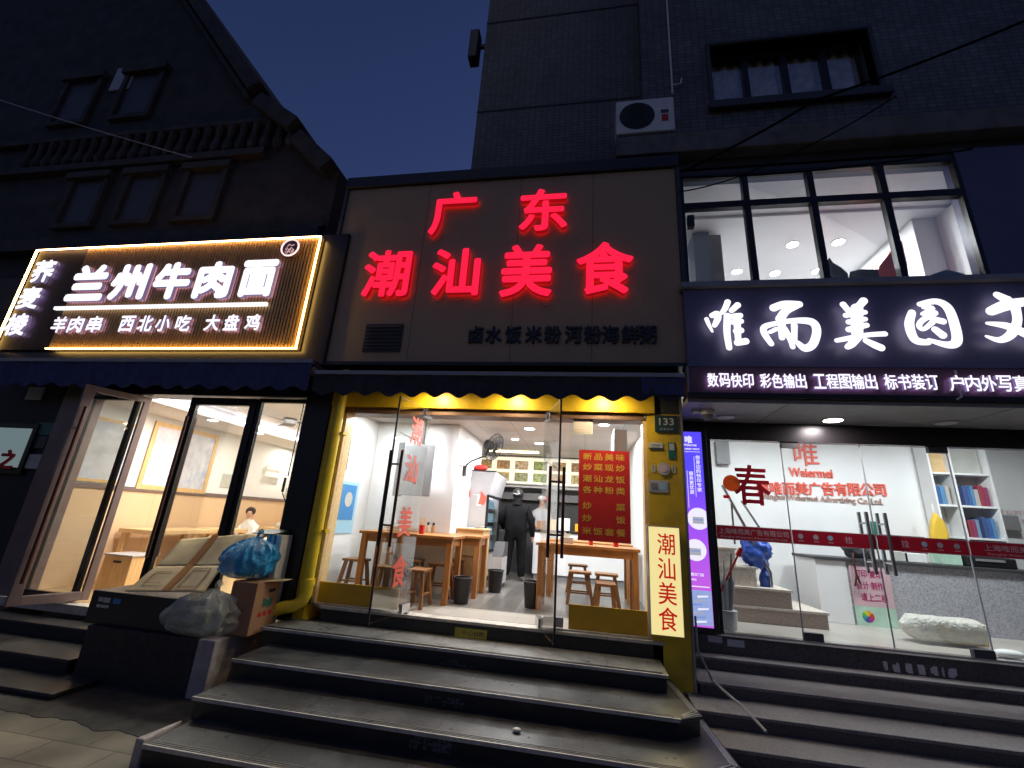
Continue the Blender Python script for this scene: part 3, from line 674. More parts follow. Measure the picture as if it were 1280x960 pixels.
tissue(-2.75, 6.40, 'grey tissue box on the nearest left dining table'); sticks(-2.30, 6.30, 'red cup of chopsticks on the nearest left dining table'); sticks(.45, 6.72, 'red cup of chopsticks on the table behind the menu poster'); tissue(-.25, 6.75, 'grey tissue box on the table right of the doorway')
# left wall: tv, posters
tv = thing('wall_television', 'grey flat television hanging in the left corner', 'television', (-2.6, 6.5, 1.9))
x0, x1 = -2.86, -2.36
obj('screen', MB().box(x0, x1, 6.60, 6.66, 1.40, 2.20), 'grey', tv, bev=.01); obj('back_case', MB().box(x0-.10, x0-.004, 6.60, 6.75, 1.38, 2.22), 'dark', tv, bev=.01); obj('hanger', MB().box(-2.64, -2.58, 6.66, 6.72, 2.2, 2.65), 'dark', tv)
po = thing('wall_poster', 'pale blue notice poster on left dining room wall', 'poster', (-3.62, 6.1, 1.3))
obj('sheet', MB().box(-3.618, -3.61, 5.82, 6.75, .78, 1.55), 'ltblue', po); obj('picture', MB().box(-3.609, -3.606, 6.25, 6.68, .98, 1.50), 'bluep', po); obj('picture', MB().cyl((-3.605, 6.48, 1.28), (-3.603, 6.48, 1.28), .11), 'plate', po)
w2 = thing('wall_notice', 'white framed certificate high on the left dining room wall', 'certificate', (-3.62, 6.1, 1.9)); obj('sheet', MB().box(-3.618, -3.61, 5.85, 6.25, 1.72, 2.2), 'paper', w2); obj('frame', MB().box(-3.619, -3.60, 5.83, 5.85, 1.70, 2.22).box(-3.619, -3.60, 6.25, 6.27, 1.70, 2.22), 'ltgrey', w2)
rd = thing('red_knot_ornament', 'red hanging paper ornament on the side of the fridge', 'ornament', (-2.2, 8.19, 1.4))
pp = at(602, 622, 8.18); obj('charm', MB().prism([(pp.x-.02, pp.z+.12), (pp.x+.10, pp.z), (pp.x+.06, pp.z-.12), (pp.x-.06, pp.z-.12), (pp.x-.03, pp.z)], 8.18, 8.19, 'y'), 'redwall', rd); obj('tassel', MB().box(pp.x-.09, pp.x+.0, 8.183, 8.189, pp.z-.16, pp.z+.06), 'paper', rd)
pc_ = at(592, 617, 7.1); 
cp = atx(587, 617, -2.125); tag(obj('red_sticker', MB().box(-2.129, -2.124, cp.y-.05, cp.y+.05, cp.z-.06, cp.z+.06), 'redwall', at0=(-2.125, cp.y, cp.z)), 'small red sticker on the edge of the white column', 'sticker')
# right wall
ra = thing('indoor_air_conditioner', 'grey indoor air conditioner high on the right wall', 'air conditioner', (.8, 6.6, 2.1))
a, b = at(767, 536, 6.6), at(781, 568, 6.6)
obj('body', MB().box(a.x, a.x+.20, 6.6, 7.4, b.z, a.z), 'ltgrey', ra, bev=.02); obj('louvre', MB().box(a.x-.004, a.x+.05, 6.62, 7.38, b.z-.02, b.z-.002), 'dark', ra)
tag(obj('wall_notice', MB().box(.905, .915, 6.0, 6.5, 1.2, 2.1), 'paper', at0=(.91, 6.2, 1.6)), 'white notice sheet on the right dining room wall', 'notice')
# on the glass
a, b = at(717, 517, YF-.01), at(741, 543, YF-.01)
nt = thing('paper_notice', 'square pale paper notice taped high on the right glass', 'notice', (a.x, YF-.01, b.z)); obj('sheet', MB().box(a.x, b.x, YF-.012, YF-.007, b.z, a.z), 'plate', nt)
for i in range(6): obj('print_line', MB().box(a.x+.03, b.x-.03, YF-.014, YF-.0125, b.z+.03+i*.038, b.z+.042+i*.038), 'pinkprint', nt)
a, b = at(724, 562, YF-.01), at(790, 680, YF-.01); px0, px1, pz0, pz1 = a.x, b.x-.01, b.z, a.z
mp = thing('menu_poster', 'red menu poster with gold characters on the right glass panel', 'poster', (a.x, YF-.01, b.z))
obj('sheet', MB().box(px0, px1, YF-.012, YF-.007, pz0, pz1), 'redposter', mp)
pw, ph = px1-px0, pz1-pz0
for fy, s in ((.075, '新品美味'), (.195, '炒菜现炒'), (.325, '潮汕龙饭'), (.45, '各种粉类'), (.625, '炒　　菜'), (.76, '炒　　饭'), (.895, '米饭套餐')):
    for i, c in enumerate(s):
        if c != '　': obj('gold_character', lettering(c, (px0+pw*(.17+i*.215), YF-.0125, pz1-ph*fy), pw*.185, ph*.082, .002, .03), 'goldprint', mp)
# ceiling lamps of the restaurant
WL = (.97, .98, 1)
for px, py, r, pw_, lb in ((662, 535, .085, 22, 'round ceiling downlight nearest the door, above the person'), (674, 553.5, .085, 22, 'round ceiling downlight farther in, above the service counter'),
                   (775, 548, .085, 22, 'round ceiling downlight above the right dining table'), (755, 530, .075, 20, 'round ceiling downlight nearest the right glass panel')):
    p = atz(px, py, 2.65); downlight(p.x, p.y, 2.65, r, pw_*1.7, lb, WL)
downlight(-2.9, 6.35, 2.65, .08, 46, 'round ceiling downlight above the nearest left table', WL); downlight(-1.7, 6.3, 2.65, .07, 32, 'small ceiling downlight just inside the door lintel', WL); downlight(-1.35, 8.3, 2.65, .07, 36, 'small ceiling downlight beside the display fridge', WL)
# awning lamps under the fascia
for i, (px, lb) in enumerate(((540, 'warm spot lamp under the awning above the left door leaf'), (640, 'warm spot lamp under the awning above the doorway'), (757, 'warm spot lamp under the awning above the menu poster'))):
    p = at(px, 492, 5.14); t = thing('spot_lamp', lb, 'lamp', (p.x, 5.14, 2.72), 'warm awning lamps')
    obj('canister', MB().cyl((p.x, 5.14, 2.72), (p.x, 5.14, 2.80), .05, n=20), 'dark', t); obj('bulb', MB().cyl((p.x, 5.14, 2.713), (p.x, 5.14, 2.719), .042, n=20), 'lampw_em', t)
    area((p.x, 5.14, 2.70), .08, 12, (1, .80, .48), rot=(R(8), 0, 0))
    obj('arm', MB().box(p.x-.015, p.x+.015, 5.185, 5.40, 2.74, 2.76), 'dark', t)

# ------------------------------------------------------------------ people
def skin_body(name, verts, edges, radii, m, parent, zmat=None, sub=2):
    me = bpy.data.meshes.new(name); base = wloc(parent)
    me.from_pydata([tuple(Vector(v)-base) for v in verts], edges, []); o = bpy.data.objects.new(name, me); COL.objects.link(o)
    sk = o.modifiers.new('skin', 'SKIN'); sk.use_smooth_shade = True
    sv = me.skin_vertices[0].data if me.skin_vertices else None
    if sv is None:
        bpy.context.view_layer.objects.active = o; bm = bmesh.new(); bm.from_mesh(me); bm.verts.layers.skin.verify(); bm.to_mesh(me); bm.free(); sv = me.skin_vertices[0].data
    for s_, r in zip(sv, radii): s_.radius = r if isinstance(r, tuple) else (r, r)
    sv[0].use_root = True
    o.modifiers.new('sub', 'SUBSURF').levels = sub; o.modifiers[-1].render_levels = sub
    bpy.context.view_layer.update()
    nm = bpy.data.meshes.new_from_object(o.evaluated_get(bpy.context.evaluated_depsgraph_get()))
    bpy.data.objects.remove(o); o = bpy.data.objects.new(name, nm); COL.objects.link(o); o.parent = parent
    nm.materials.clear()
    for x in (m if isinstance(m, list) else [m]): nm.materials.append(M[x])
    for v in nm.vertices:
        q = v.co+base; v.co += v.normal*(.013*noise.noise(q*8)+.007*noise.noise(q*17))*(0 if (abs(q.x-base.x) > .28 and q.z-base.z < .86) else 1)
    for p in nm.polygons:
        p.use_smooth = True
        if zmat: p.material_index = zmat(p.center+base)
    return o
def fingers(verts, edges, radii, wrist, hand, down, side, curl, L=.085):
    """palm end `hand`, five bent finger chains"""
    b = len(verts)
    for i, (f, l) in enumerate(((-.032, .78), (-.011, .95), (.011, 1.0), (.031, .9))):
        p0 = Vector(verts[hand])+side*f*.9; p1 = p0+down*L*.5*l; p2 = p1+(down*.75+curl*.6).normalized()*L*.3*l; p3 = p2+(down*.35+curl*.9).normalized()*L*.25*l
        k = len(verts); verts += [p1, p2, p3]; radii += [.0095, .0088, .0075]; edges += [(hand, k), (k, k+1), (k+1, k+2)]
    p1 = Vector(verts[wrist])+curl*.03-side*.02+down*.03; p2 = p1+down*.045+curl*.015
    k = len(verts); verts += [p1, p2]; radii += [.012, .009]; edges += [(wrist, k), (k, k+1)]
# customer in black with a helmet, seen from behind
P0 = Vector((-1.36, 9.18, 0)); pt = thing('person', 'person in black jacket and trousers wearing a black helmet, seen from behind', 'person', P0)
def L3(x, y, z): return P0+Vector((x, y, z))
V = [L3(0, 0, .95), L3(0, .01, 1.12), L3(0, .0, 1.32), L3(0, .0, 1.43), L3(0, .02, 1.50), L3(-.005, .05, 1.60), L3(-.005, .05, 1.68)]
Rr = [(.215, .17), (.225, .17), (.235, .17), (.15, .12), (.075, .075), (.085, .10), (.07, .08)]
Ed = [(0, 1), (1, 2), (2, 3), (3, 4), (4, 5), (5, 6)]
for sx in (-1, 1):
    k = len(V)
    V += [L3(sx*.11, 0, .86), L3(sx*.135, .02, .50), L3(sx*.155, -.01, .13), L3(sx*.165, -.02, .05), L3(sx*.18, .12, .035)]
    Rr += [(.125, .13), (.095, .10), (.075, .085), (.05, .05), (.05, .035)]; Ed += [(0, k), (k, k+1), (k+1, k+2), (k+2, k+3), (k+3, k+4)]
    k = len(V)
    if sx < 0: arm = [L3(-.21, 0, 1.36), L3(-.32, .0, 1.13), L3(-.30, .16, .97), L3(-.27, .22, .94)]
    else: arm = [L3(.21, 0, 1.36), L3(.315, -.02, 1.12), L3(.335, .05, .86), L3(.335, .07, .79)]
    V += arm; Rr += [(.09, .09), (.08, .08), (.058, .058), (.032, .024)]; Ed += [(2, k), (k, k+1), (k+1, k+2), (k+2, k+3)]
    fingers(V, Ed, Rr, k+2, k+3, (arm[3]-arm[2]).normalized(), Vector((0, 1, 0)) if sx > 0 else Vector((1, 0, 0)), Vector((-sx*.8, .3, 0)))
def pm(c):
    z = c.z-P0.z
    if z < .085: return 2
    if z > 1.545: return 3
    x = c.x-P0.x; y = c.y-P0.y
    if x > .27 and z < .83: return 3
    if x < -.19 and y > .17 and z < 1.02: return 3
    return 0 if z > .80 else 1
skin_body('body', V, Ed, Rr, ['jacket', 'trousers', 'shoe', 'skin'], pt, pm)
hc = L3(-.005, .045, 1.655)
hm = MB().ball(hc, .128, .93, 1.1, .92, 20, 12); hm.v = [Vector((v.x, v.y, max(v.z, hc.z-.075))) for v in hm.v]
obj('collar', MB().tube([L3(0, .0, 1.42), L3(0, .012, 1.50), L3(0, .025, 1.565)], [.125, .092, .086], 16), 'jacket', pt, smooth=True)
he = obj('helmet', hm, 'black', pt, smooth=True)
obj('stripe', MB().tube([hc+Vector((.122*math.cos(a*math.pi/20), .145*math.sin(a*math.pi/20), -.005+.01*math.sin(a))) for a in range(24, 34)], .008, 6), 'ltgrey', he)  # reflection on the helmet modelled as a pale arc
obj('chin_strap', MB().tube([hc+Vector((-.10, .02, -.06)), hc+Vector((-.07, .07, -.14)), hc+Vector((.07, .07, -.14)), hc+Vector((.10, .02, -.06))], .008, 6), 'dark', he)
# face of the customer (turned away) and ears
nose = MB().ball(L3(-.005, .152, 1.605), .018, .8, 1, 1.2, 8, 6); obj('nose', nose, 'skin', pt, smooth=True)
def head_parts(t, c, fwd, s=1.0, hairlen=.0):
    """ears, eyes, nose, mouth and hair on a head centred at c looking along fwd"""
    fwd = Vector(fwd).normalized(); sd = fwd.cross(Vector((0, 0, 1))).normalized(); up = Vector((0, 0, 1))
    for k in (-1, 1):
        obj('ear', MB().ball(c+sd*k*.078*s, .022*s, .5, .8, 1.2, 8, 6), 'skin', t, smooth=True)
        obj('eye', MB().ball(c+sd*k*.033*s+fwd*.088*s+up*.005, .011*s, 1, 1, .7, 8, 6), 'black', t, smooth=True)
    obj('nose', MB().ball(c+fwd*.10*s-up*.02*s, .016*s, 1, 1, 1.3, 8, 6), 'skin', t, smooth=True)
    obj('mouth', MB().ball(c+fwd*.088*s-up*.052*s, .018*s, 1.1, .8, .4, 8, 6), 'redletter', t, smooth=True)
    h = MB().ball(c-fwd*.018*s+up*.03*s, .108*s, .93, 1.0, .93, 18, 12)
    h.v = [v if (v-c).dot(fwd) < .045*s or (v-c).dot(up) > .065*s else v-fwd*((v-c).dot(fwd)-.045*s) for v in h.v]
    if hairlen: h.ball(c-fwd*.07*s-up*hairlen*.5, .075*s, 1, .6, hairlen/.1, 12, 8)
    obj('hair', h, 'hair', t, smooth=True)
# cook behind the counter
c0 = Vector((-.98, 10.55, 0)); ck = thing('person', 'cook with light top and pale cap behind the service counter', 'person', c0)
V = [c0+Vector(v) for v in ((0, 0, .9), (0, 0, 1.15), (0, 0, 1.36), (0, -.01, 1.45), (0, -.03, 1.53), (0, -.03, 1.62))]
Rr = [(.15, .11), (.15, .11), (.17, .11), (.055, .055), (.078, .09), (.06, .07)]; Ed = [(i, i+1) for i in range(5)]
for sx in (-1, 1):
    k = len(V); V += [c0+Vector((sx*.09, 0, .8)), c0+Vector((sx*.10, .02, .45)), c0+Vector((sx*.1, .04, .06)), c0+Vector((sx*.1, -.08, .04))]; Rr += [.10, .075, .055, .04]; Ed += [(0, k), (k, k+1), (k+1, k+2), (k+2, k+3)]
    k = len(V); V += [c0+Vector((sx*.17, 0, 1.34)), c0+Vector((sx*.22, -.03, 1.1)), c0+Vector((sx*.12, -.2, 1.04)), c0+Vector((sx*.08, -.26, 1.03))]; Rr += [.06, .05, .036, (.028, .02)]; Ed += [(2, k), (k, k+1), (k+1, k+2), (k+2, k+3)]
    fingers(V, Ed, Rr, k+2, k+3, Vector((-sx*.4, -.9, 0)).normalized(), Vector((1, 0, 0)), Vector((0, 0, -1)))
skin_body('body', V, Ed, Rr, ['ltgrey', 'skin'], ck, lambda c: 1 if c.z > 1.43 or (c.y < 10.37 and c.z > .95) else 0)
head_parts(ck, c0+Vector((0, -.03, 1.575)), (0, -1, 0))
obj('cap', MB().ball(c0+Vector((0, -.02, 1.655)), .105, 1, 1.05, .62), 'paper', ck, smooth=True)

# =================================================================== AWNINGS
def awning(name, label, x0, x1, yf, zt, zb, fabric, pitch=.31, amp=.032, yw=5.42, zw=None):
    t = thing(name, label, 'awning', ((x0+x1)/2, yf, zt))
    obj('front_rail', MB().box(x0, x1, yf-.03, yf+.03, zt-.055, zt), 'rail', t, bev=.006)
    mb = MB(); n = int((x1-x0)/pitch*10); 
    for i in range(n+1):
        x = x0+(x1-x0)*i/n; y = yf-.012+.012*math.sin(x*7.3)+.006*math.sin(x*23)
        b = zb+amp*math.cos(2*math.pi*(x-x0)/pitch)
        for f in range(5): mb.v.append(Vector((x, y+.01*f*math.sin(x*5)*.3, (zt-.05)*(1-f/4)+b*f/4)))
    for i in range(n):
        for f in range(4): mb.f.append((i*5+f, (i+1)*5+f, (i+1)*5+f+1, i*5+f+1)); mb.mi.append(0)
    vl = obj('valance', mb, fabric, t); md = vl.modifiers.new('thick', 'SOLIDIFY'); md.thickness = .004
    zw = zt+.10 if zw is None else zw
    mb = MB(); m = 24
    for i in range(m+1):
        x = x0+(x1-x0)*i/m
        for f in range(5): mb.v.append(Vector((x, yf+.03+(yw-yf-.03)*f/4, zt-.02+(zw-zt)*f/4-.02*math.sin(math.pi*f/4))))
    for i in range(m):
        for f in range(4): mb.f.append((i*5+f, (i+1)*5+f, (i+1)*5+f+1, i*5+f+1)); mb.mi.append(0)
    cv = obj('canopy', mb, fabric, t); md = cv.modifiers.new('thick', 'SOLIDIFY'); md.thickness = .006
    for x in (x0+.25, x1-.25): obj('folding_arm', MB().bar((x, yf+.04, zt-.08), (x+.12, yw, zt-.05), .035, .05), 'dark', t)
    return t
aw = awning('awning', 'dark fabric awning with scalloped valance over the middle shop', -3.56, 1.12, 5.0, at(600, 465, 5.0).z, 2.565, 'awn')
# faint tape and lettering panel at the right end of the middle valance
a, b = at(802, 473, 4.98), at(853, 494, 4.98); obj('valance_patch', MB().box(a.x, 1.115, 4.970, 4.974, b.z, a.z), 'awnblue', aw)
for i in range(9): obj('patch_print', MB().box(a.x+.05+i*.042, a.x+.08+i*.042, 4.968, 4.9695, a.z-.07, a.z-.03), 'dark', aw)
awning('awning', 'navy fabric awning with scalloped valance over the noodle shop', -9.6, -3.62, 5.0, at(220, 449, 5.0).z, 2.62, 'awnblue', .36, .03, 5.44, 3.12)

# =================================================================== MIDDLE SIGN
YS = 5.2
ms = thing('shop_sign', 'big brown sign board with red glowing characters above the restaurant', 'sign', (-1.25, YS, 3.1))
x0, x1 = at(415, 345, YS).x, at(851, 340, YS).x; z0, z1 = at(600, 453, YS).z, at(640, 224, YS).z
obj('board', MB().box(x0, x1, YS, YS+.25, z0, z1), 'board', ms, bev=.006)
obj('coping', MB().box(x0-.05, x1+.05, YS-.05, YS+.7, z1+.003, z1+.20), 'black', ms, bev=.008)
obj('bottom_trim', MB().box(x0-.02, x1+.03, YS-.03, YS+.26, z0-.05, z0-.003), 'black', ms)
obj('side_trim', MB().box(x1+.003, x1+.055, YS-.03, YS+.7, z0-.05, z1), 'dark', ms); obj('side_trim', MB().box(x0-.055, x0-.003, YS-.03, YS+.7, z0-.05, z1), 'dark', ms)
for px in (515, 640, 740): x = at(px, 400, YS).x; obj('panel_joint', MB().box(x-.003, x+.003, YS-.0015, YS-.0003, z0, z1), 'dark', ms)
RM = ['red_em', 'red_side', 'red_back']
def big(ch, box, bold, name='letter', par=ms, Y=YS, mats=RM, depth=.09):
    px0, py0, px1, py1 = box; cx, cy = (px0+px1)/2, (py0+py1)/2; c = at(cx, cy, Y)
    w = at(px1, cy, Y).x-at(px0, cy, Y).x; h = at(cx, py0, Y).z-at(cx, py1, Y).z
    return obj(name, lettering(ch, (c.x, Y-.035, c.z), w, h, depth, bold, fit=True, res=4), mats, par)
for ch, bx in (('广', (542, 247, 595, 296)), ('东', (652, 243, 708, 292)), ('潮', (460, 319, 514, 373)), ('汕', (544, 317, 600, 372)), ('美', (629, 312, 689, 373)), ('食', (722, 309, 789, 370))):
    big(ch, bx, .028, depth=.07)
t_ = at(588, 420, YS); b_ = at(813, 420, YS)
xs = [(590, '卤'), (612, '水'), (637, '饭'), (662, '米'), (686, '粉'), (712, '河'), (736, '粉'), (758, '海'), (783, '鲜'), (805, '粥')]
for px, ch in xs:
    c = at(px+5, 419, YS); obj('small_letter', lettering(ch, (c.x, YS-.003, c.z), .225, .26, .03, .02), 'black', ms)
# loose wires behind the letters
for a, b, c in (((541, 303), (548, 300), (553, 294)), ((718, 294), (724, 300), (726, 301)), ((525, 330), (522, 326), (519, 340)), ((545, 378), (554, 374), (557, 352)), ((562, 376), (570, 376), (580, 374)), ((719, 344), (725, 342), (730, 340)), ((675, 378), (682, 382), (688, 380)), ((783, 340), (788, 338), (792, 336))):
    pts = [at(*p, YS-.015) for p in (a, b, c)]; obj('loose_wire', MB().tube(pts, .005, 5), 'ltgrey', ms)
vt = thing('vent_grille', 'small dark louvred vent set in the brown sign board', 'vent', at(480, 424, YS))
a, b = at(459, 406, YS), at(500, 440, YS)
obj('frame', MB().box(a.x, b.x, YS-.02, YS-.002, b.z, a.z), 'dark', vt); 
for i in range(7): z = b.z+.03+i*(a.z-b.z-.06)/6.5; obj('louvre', MB().quad((a.x+.02, YS-.035, z), (b.x-.02, YS-.035, z), (b.x-.02, YS-.021, z+.035), (a.x+.02, YS-.021, z+.035), .004), 'black', vt)

# =================================================================== LEFT SHOP
FL = -.30
ns = thing('noodle_shop', 'left noodle shop with black door frames and bright cream dining room', 'restaurant', (-6, YF, FL))
XW = -8.0
obj('floor', MB().box(-8.1, -3.8, 5.52, 12.5, FL-.06, FL), 'orange_floor', ns); obj('threshold', MB().box(-8.1, -3.9, 5.36, 5.515, FL-.1, FL+.006), 'lip', ns)
obj('wainscot', MB().box(XW-.05, XW, 5.72, 12.4, FL, 1.20), 'cream', ns); obj('dado_rail', MB().box(XW-.05, XW+.025, 5.72, 12.4, 1.203, 1.27), 'pinkframe', ns)
obj('upper_wall', MB().box(XW-.05, XW-.004, 5.72, 12.4, 1.273, 2.9), 'white', ns); obj('back_wall', MB().box(XW, -3.8, 12.0, 12.1, FL, 2.9), 'white', ns); obj('back_wainscot', MB().box(XW, -3.8, 11.95, 11.995, FL, 1.20), 'pine', ns)
obj('right_wall', MB().box(-3.9, -3.80, 5.72, 12.1, FL, 2.9), 'white', ns); obj('ceiling', MB().box(-8.1, -3.8, 5.6, 12.1, 2.80, 2.9), 'white', ns)
obj('cornice_box', MB().box(XW, -6.9, 5.75, 11.9, 2.60, 2.797), 'white', ns)
obj('facade_post', MB().box(-8.14, -7.76, 5.42, 5.72, -.6, 3.1), 'pinkframe', ns); obj('corner_pillar', MB().box(-3.90, -3.515, 5.40, 5.71, -.2, 3.12), 'black', ns)
obj('head_beam', MB().box(-7.755, -3.905, 5.42, 5.70, 2.62, 3.6), 'frame', ns)
def framed(name, x0, x1, z0, z1, y, parent, w=.085, m='frame'):
    f = obj(name, MB().box(x0, x0+w, y-.03, y+.03, z0, z1).box(x1-w, x1, y-.03, y+.03, z0, z1).box(x0+w, x1-w, y-.03, y+.03, z1-w, z1).box(x0+w, x1-w, y-.03, y+.03, z0, z0+w*1.2), m, parent, bev=.004)
    obj('pane', MB().box(x0+w, x1-w, y-.005, y+.005, z0+w*1.2, z1-w), 'glass', f); return f
framed('fixed_window', -7.75, -6.82, FL+.01, 2.61, 5.52, ns, .07)
rl = framed('glass_door', -5.86, -4.74, FL+.02, 2.60, 5.50, ns, .11)
for y in (5.43, 5.57):
    hb = MB().tube([(-5.80, y, .35), (-5.80, y, 2.30)], .022, 12)
    for z in (.6, 2.0): hb.tube([(-5.80, 5.5, z), (-5.80, y, z)], .012, 8)
    obj('handle', hb, 'brownbar', rl, smooth=True)
framed('fixed_window', -4.735, -3.905, FL+.01, 2.61, 5.52, ns, .06)
# door leaf standing open towards the street
def open_leaf(h, f, z0, z1, w):
    h, f = Vector((*h, 0)), Vector((*f, 0)); d = f-h; L = d.length; d.normalize(); n = Vector((d.y, -d.x, 0)); up = Vector((0, 0, 1))
    def bx(mb, a, b, za, zb, th=.03): mb.obox(h+d*(a+b)/2+up*(za+zb)/2, d*(b-a)/2, n*th, up*(zb-za)/2)
    mb = MB(); bx(mb, 0, w, z0, z1); bx(mb, L-w*1.4, L, z0, z1); bx(mb, w, L-w*1.4, z1-w, z1); bx(mb, w, L-w*1.4, z0, z0+w*1.3)
    o = obj('glass_door', mb, 'pinkframe', ns, bev=.004); g_ = MB(); bx(g_, w, L-w*1.4, z0+w*1.3, z1-w, .005); obj('pane', g_, 'glass', o)
    for k in (-1, 1):
        p = h+d*(L-w*.7)+n*k*.085; hb = MB().tube([p+up*.0, p+up*2.28], .022, 12)
        for z in (.35, 1.98): hb.tube([p+up*z, p-n*k*.06+up*z], .012, 8)
        obj('handle', hb, 'brownbar', o, smooth=True)
open_leaf((-6.72, 5.60), (-7.0, 4.86), FL+.03, 2.60, .085)
# lamps in the noodle shop
obj('strip_lamp', MB().box(-6.895, -6.86, 5.8, 11.8, 2.66, 2.70), 'led_em', ns)
for i, (px, py, lb) in enumerate(((207, 502, 'leftmost oval downlight by the cornice of the noodle shop'), (292, 497, 'downlight high behind the black door frame of the noodle shop'), (345, 497, 'downlight beside the ceiling fan mount'), (380, 500, 'downlight at the top right of the noodle shop window'))):
    p = atz(px, py, 2.80); downlight(max(p.x, -7.0), min(p.y, 10), 2.80, .10, 34, lb, (1, .93, .82), 'noodle shop downlights')
for i, (px, py, lb) in enumerate(((285, 525, 'cornice downlight behind the black door of the noodle shop'), (334, 541, 'cornice downlight left of the tiger-blue picture'), (378, 561, 'farthest cornice downlight of the noodle shop'))):
    p = atz(px, py, 2.60); lb = lb.replace('tiger-blue', 'blue'); downlight(max(-7.8, min(p.x, -7.0)), min(p.y, 11), 2.60, .085, 24, lb, (1, .92, .80), 'noodle shop downlights')
area((-5.6, 7.5, 2.76), 1.6, 80, (1, .92, .82), shape='RECTANGLE', sy=3.0)
# ceiling fan
p = Vector((-5.9, 7.75, 2.35)); q = at(362, 527, 7.75); p = Vector((q.x, q.y, q.z))
cf = thing('ceiling_fan', 'pale three-bladed ceiling fan in the noodle shop', 'fan', p)
obj('rod', MB().cyl((p.x, p.y, p.z+.1), (p.x, p.y, 2.80), .018), 'ltgrey', cf); obj('motor', MB().tube([p-Vector((0, 0, .09)), p-Vector((0, 0, .05)), p+Vector((0, 0, .05)), p+Vector((0, 0, .1))], [.08, .13, .13, .06], 20), 'grey', cf, smooth=True)
obj('canopy', MB().cyl((p.x, p.y, 2.72), (p.x, p.y, 2.797), .05, .08), 'ltgrey', cf)
for i in range(3):
    a = R(20+120*i); e = Vector((math.cos(a), math.sin(a), 0)); g_ = Vector((-e.y, e.x, 0)); 
    obj('blade', MB().quad(p+e*.14-g_*.04, p+e*.68-g_*.075+Vector((0, 0, .02)), p+e*.68+g_*.075-Vector((0, 0, .02)), p+e*.14+g_*.04, .008), 'dark', cf)
# pictures on the side wall (plane x = XW)
def wallpic(name, label, cat, y0, y1, z0, z1, m, fm=None, fw=.03):
    t = thing(name, label, cat, (XW, (y0+y1)/2, z0)); obj('sheet', MB().box(XW+.001, XW+.012, y0, y1, z0, z1), m, t)
    if fm: obj('frame', MB().box(XW+.001, XW+.03, y0-fw, y0, z0-fw, z1+fw).box(XW+.001, XW+.03, y1, y1+fw, z0-fw, z1+fw).box(XW+.001, XW+.03, y0, y1, z0-fw, z0).box(XW+.001, XW+.03, y0, y1, z1, z1+fw), fm, t)
    return t
M['mural'] = mat('faded_mural', (.62, .62, .68), .6, vary=.25, scale=3, dirt=(.25, .35, .55), dscale=2.6, damt=.8)
wallpic('mural_board', 'large pale blue mural board in wooden frame on the noodle shop wall', 'mural', 6.95, 8.3, 1.33, 2.42, 'mural', 'pinez', .08)
wallpic('small_picture', 'small blue strip picture on the noodle shop wall', 'picture', 9.25, 9.45, 1.95, 2.25, 'bluep', 'paper', .03)
wallpic('blue_picture', 'blue ink picture on the noodle shop wall near the fan', 'picture', 11.15, 11.8, 1.68, 2.3, 'mural')
t = bpy.data.objects['blue_picture']; random.seed(5); mb = MB()
for i in range(16): y = 11.18+i*.038; mb.box(XW+.013, XW+.015, y, y+.02+.012*random.random(), 1.74+.15*random.random(), 2.0+.25*random.random())
obj('ink_drawing', mb, 'bluep', t)
wallpic('wall_text_panel', 'pale grey text panel on the noodle shop wall', 'panel', 8.75, 9.1, 1.42, 1.72, 'plate'); wallpic('wall_text_panel', 'pale text panel under the blue ink picture', 'panel', 11.0, 11.6, 1.36, 1.58, 'plate')
wl = thing('wall_lamp', 'white double wall lamp in the noodle shop', 'wall lamp', (XW, 10.3, 2.0)); obj('shade', MB().box(XW+.002, XW+.10, 10.1, 10.6, 1.98, 2.10), 'menu_em', wl); obj('shade', MB().box(XW+.002, XW+.10, 10.1, 10.6, 1.80, 1.90), 'menu_em', wl)
wallpic('wall_board', 'pale framed board on the noodle shop wall beside the open door', 'board', 5.85, 6.6, 1.35, 2.3, 'mural', 'pinez', .05)
# tables of the noodle shop
TL = .58
def ltable(x0, x1, y0, y1, label):
    t = thing('noodle_table', label, 'table', ((x0+x1)/2, (y0+y1)/2, FL), 'pine tables of the noodle shop')
    obj('tabletop', MB().box(x0, x1, y0, y1, TL-.07, TL), 'pine', t, bev=.005)
    for x in (x0+.03, x1-.12):
        for y in (y0+.04, y1-.13): obj('leg', MB().box(x, x+.09, y, y+.09, FL, TL-.072), 'pinez', t, bev=.003)
    return t
ltable(-7.92, -7.2, 6.75, 8.1, 'pine table nearest the door along the noodle shop wall'); ltable(-7.92, -7.2, 8.25, 8.95, 'pine table farther along the noodle shop wall'); ltable(-7.92, -7.2, 10.15, 11.5, 'pine table behind the seated diner')
ltable(-5.4, -4.2, 6.6, 7.3, 'pine table behind the right pane of the noodle shop')
wbx = thing('pine_stool_box', 'square pine box seat with hand slot inside the noodle shop door', 'stool', (-7.4, 6.3, FL))
a, b = -7.46, -6.90
obj('body', MB().box(-7.52, -7.0, 6.32, 6.75, FL+.002, .20), 'pinez', wbx, bev=.006); obj('top', MB().box(-7.54, -6.98, 6.30, 6.77, .203, .228), 'ltgrey', wbx, bev=.004); obj('hand_slot', MB().box(-7.33, -7.18, 6.314, 6.319, .10, .135), 'black', wbx)
bs = thing('bench_stool', 'low pine bench beside the box seat', 'bench', (-7.0, 7.0, FL))
obj('seat', MB().box(-7.15, -6.5, 7.0, 7.35, .10, .15), 'lintel', bs, bev=.005)
for x in (-7.1, -6.6): obj('leg', MB().box(x, x+.06, 7.05, 7.3, FL, .098), 'pinez', bs)
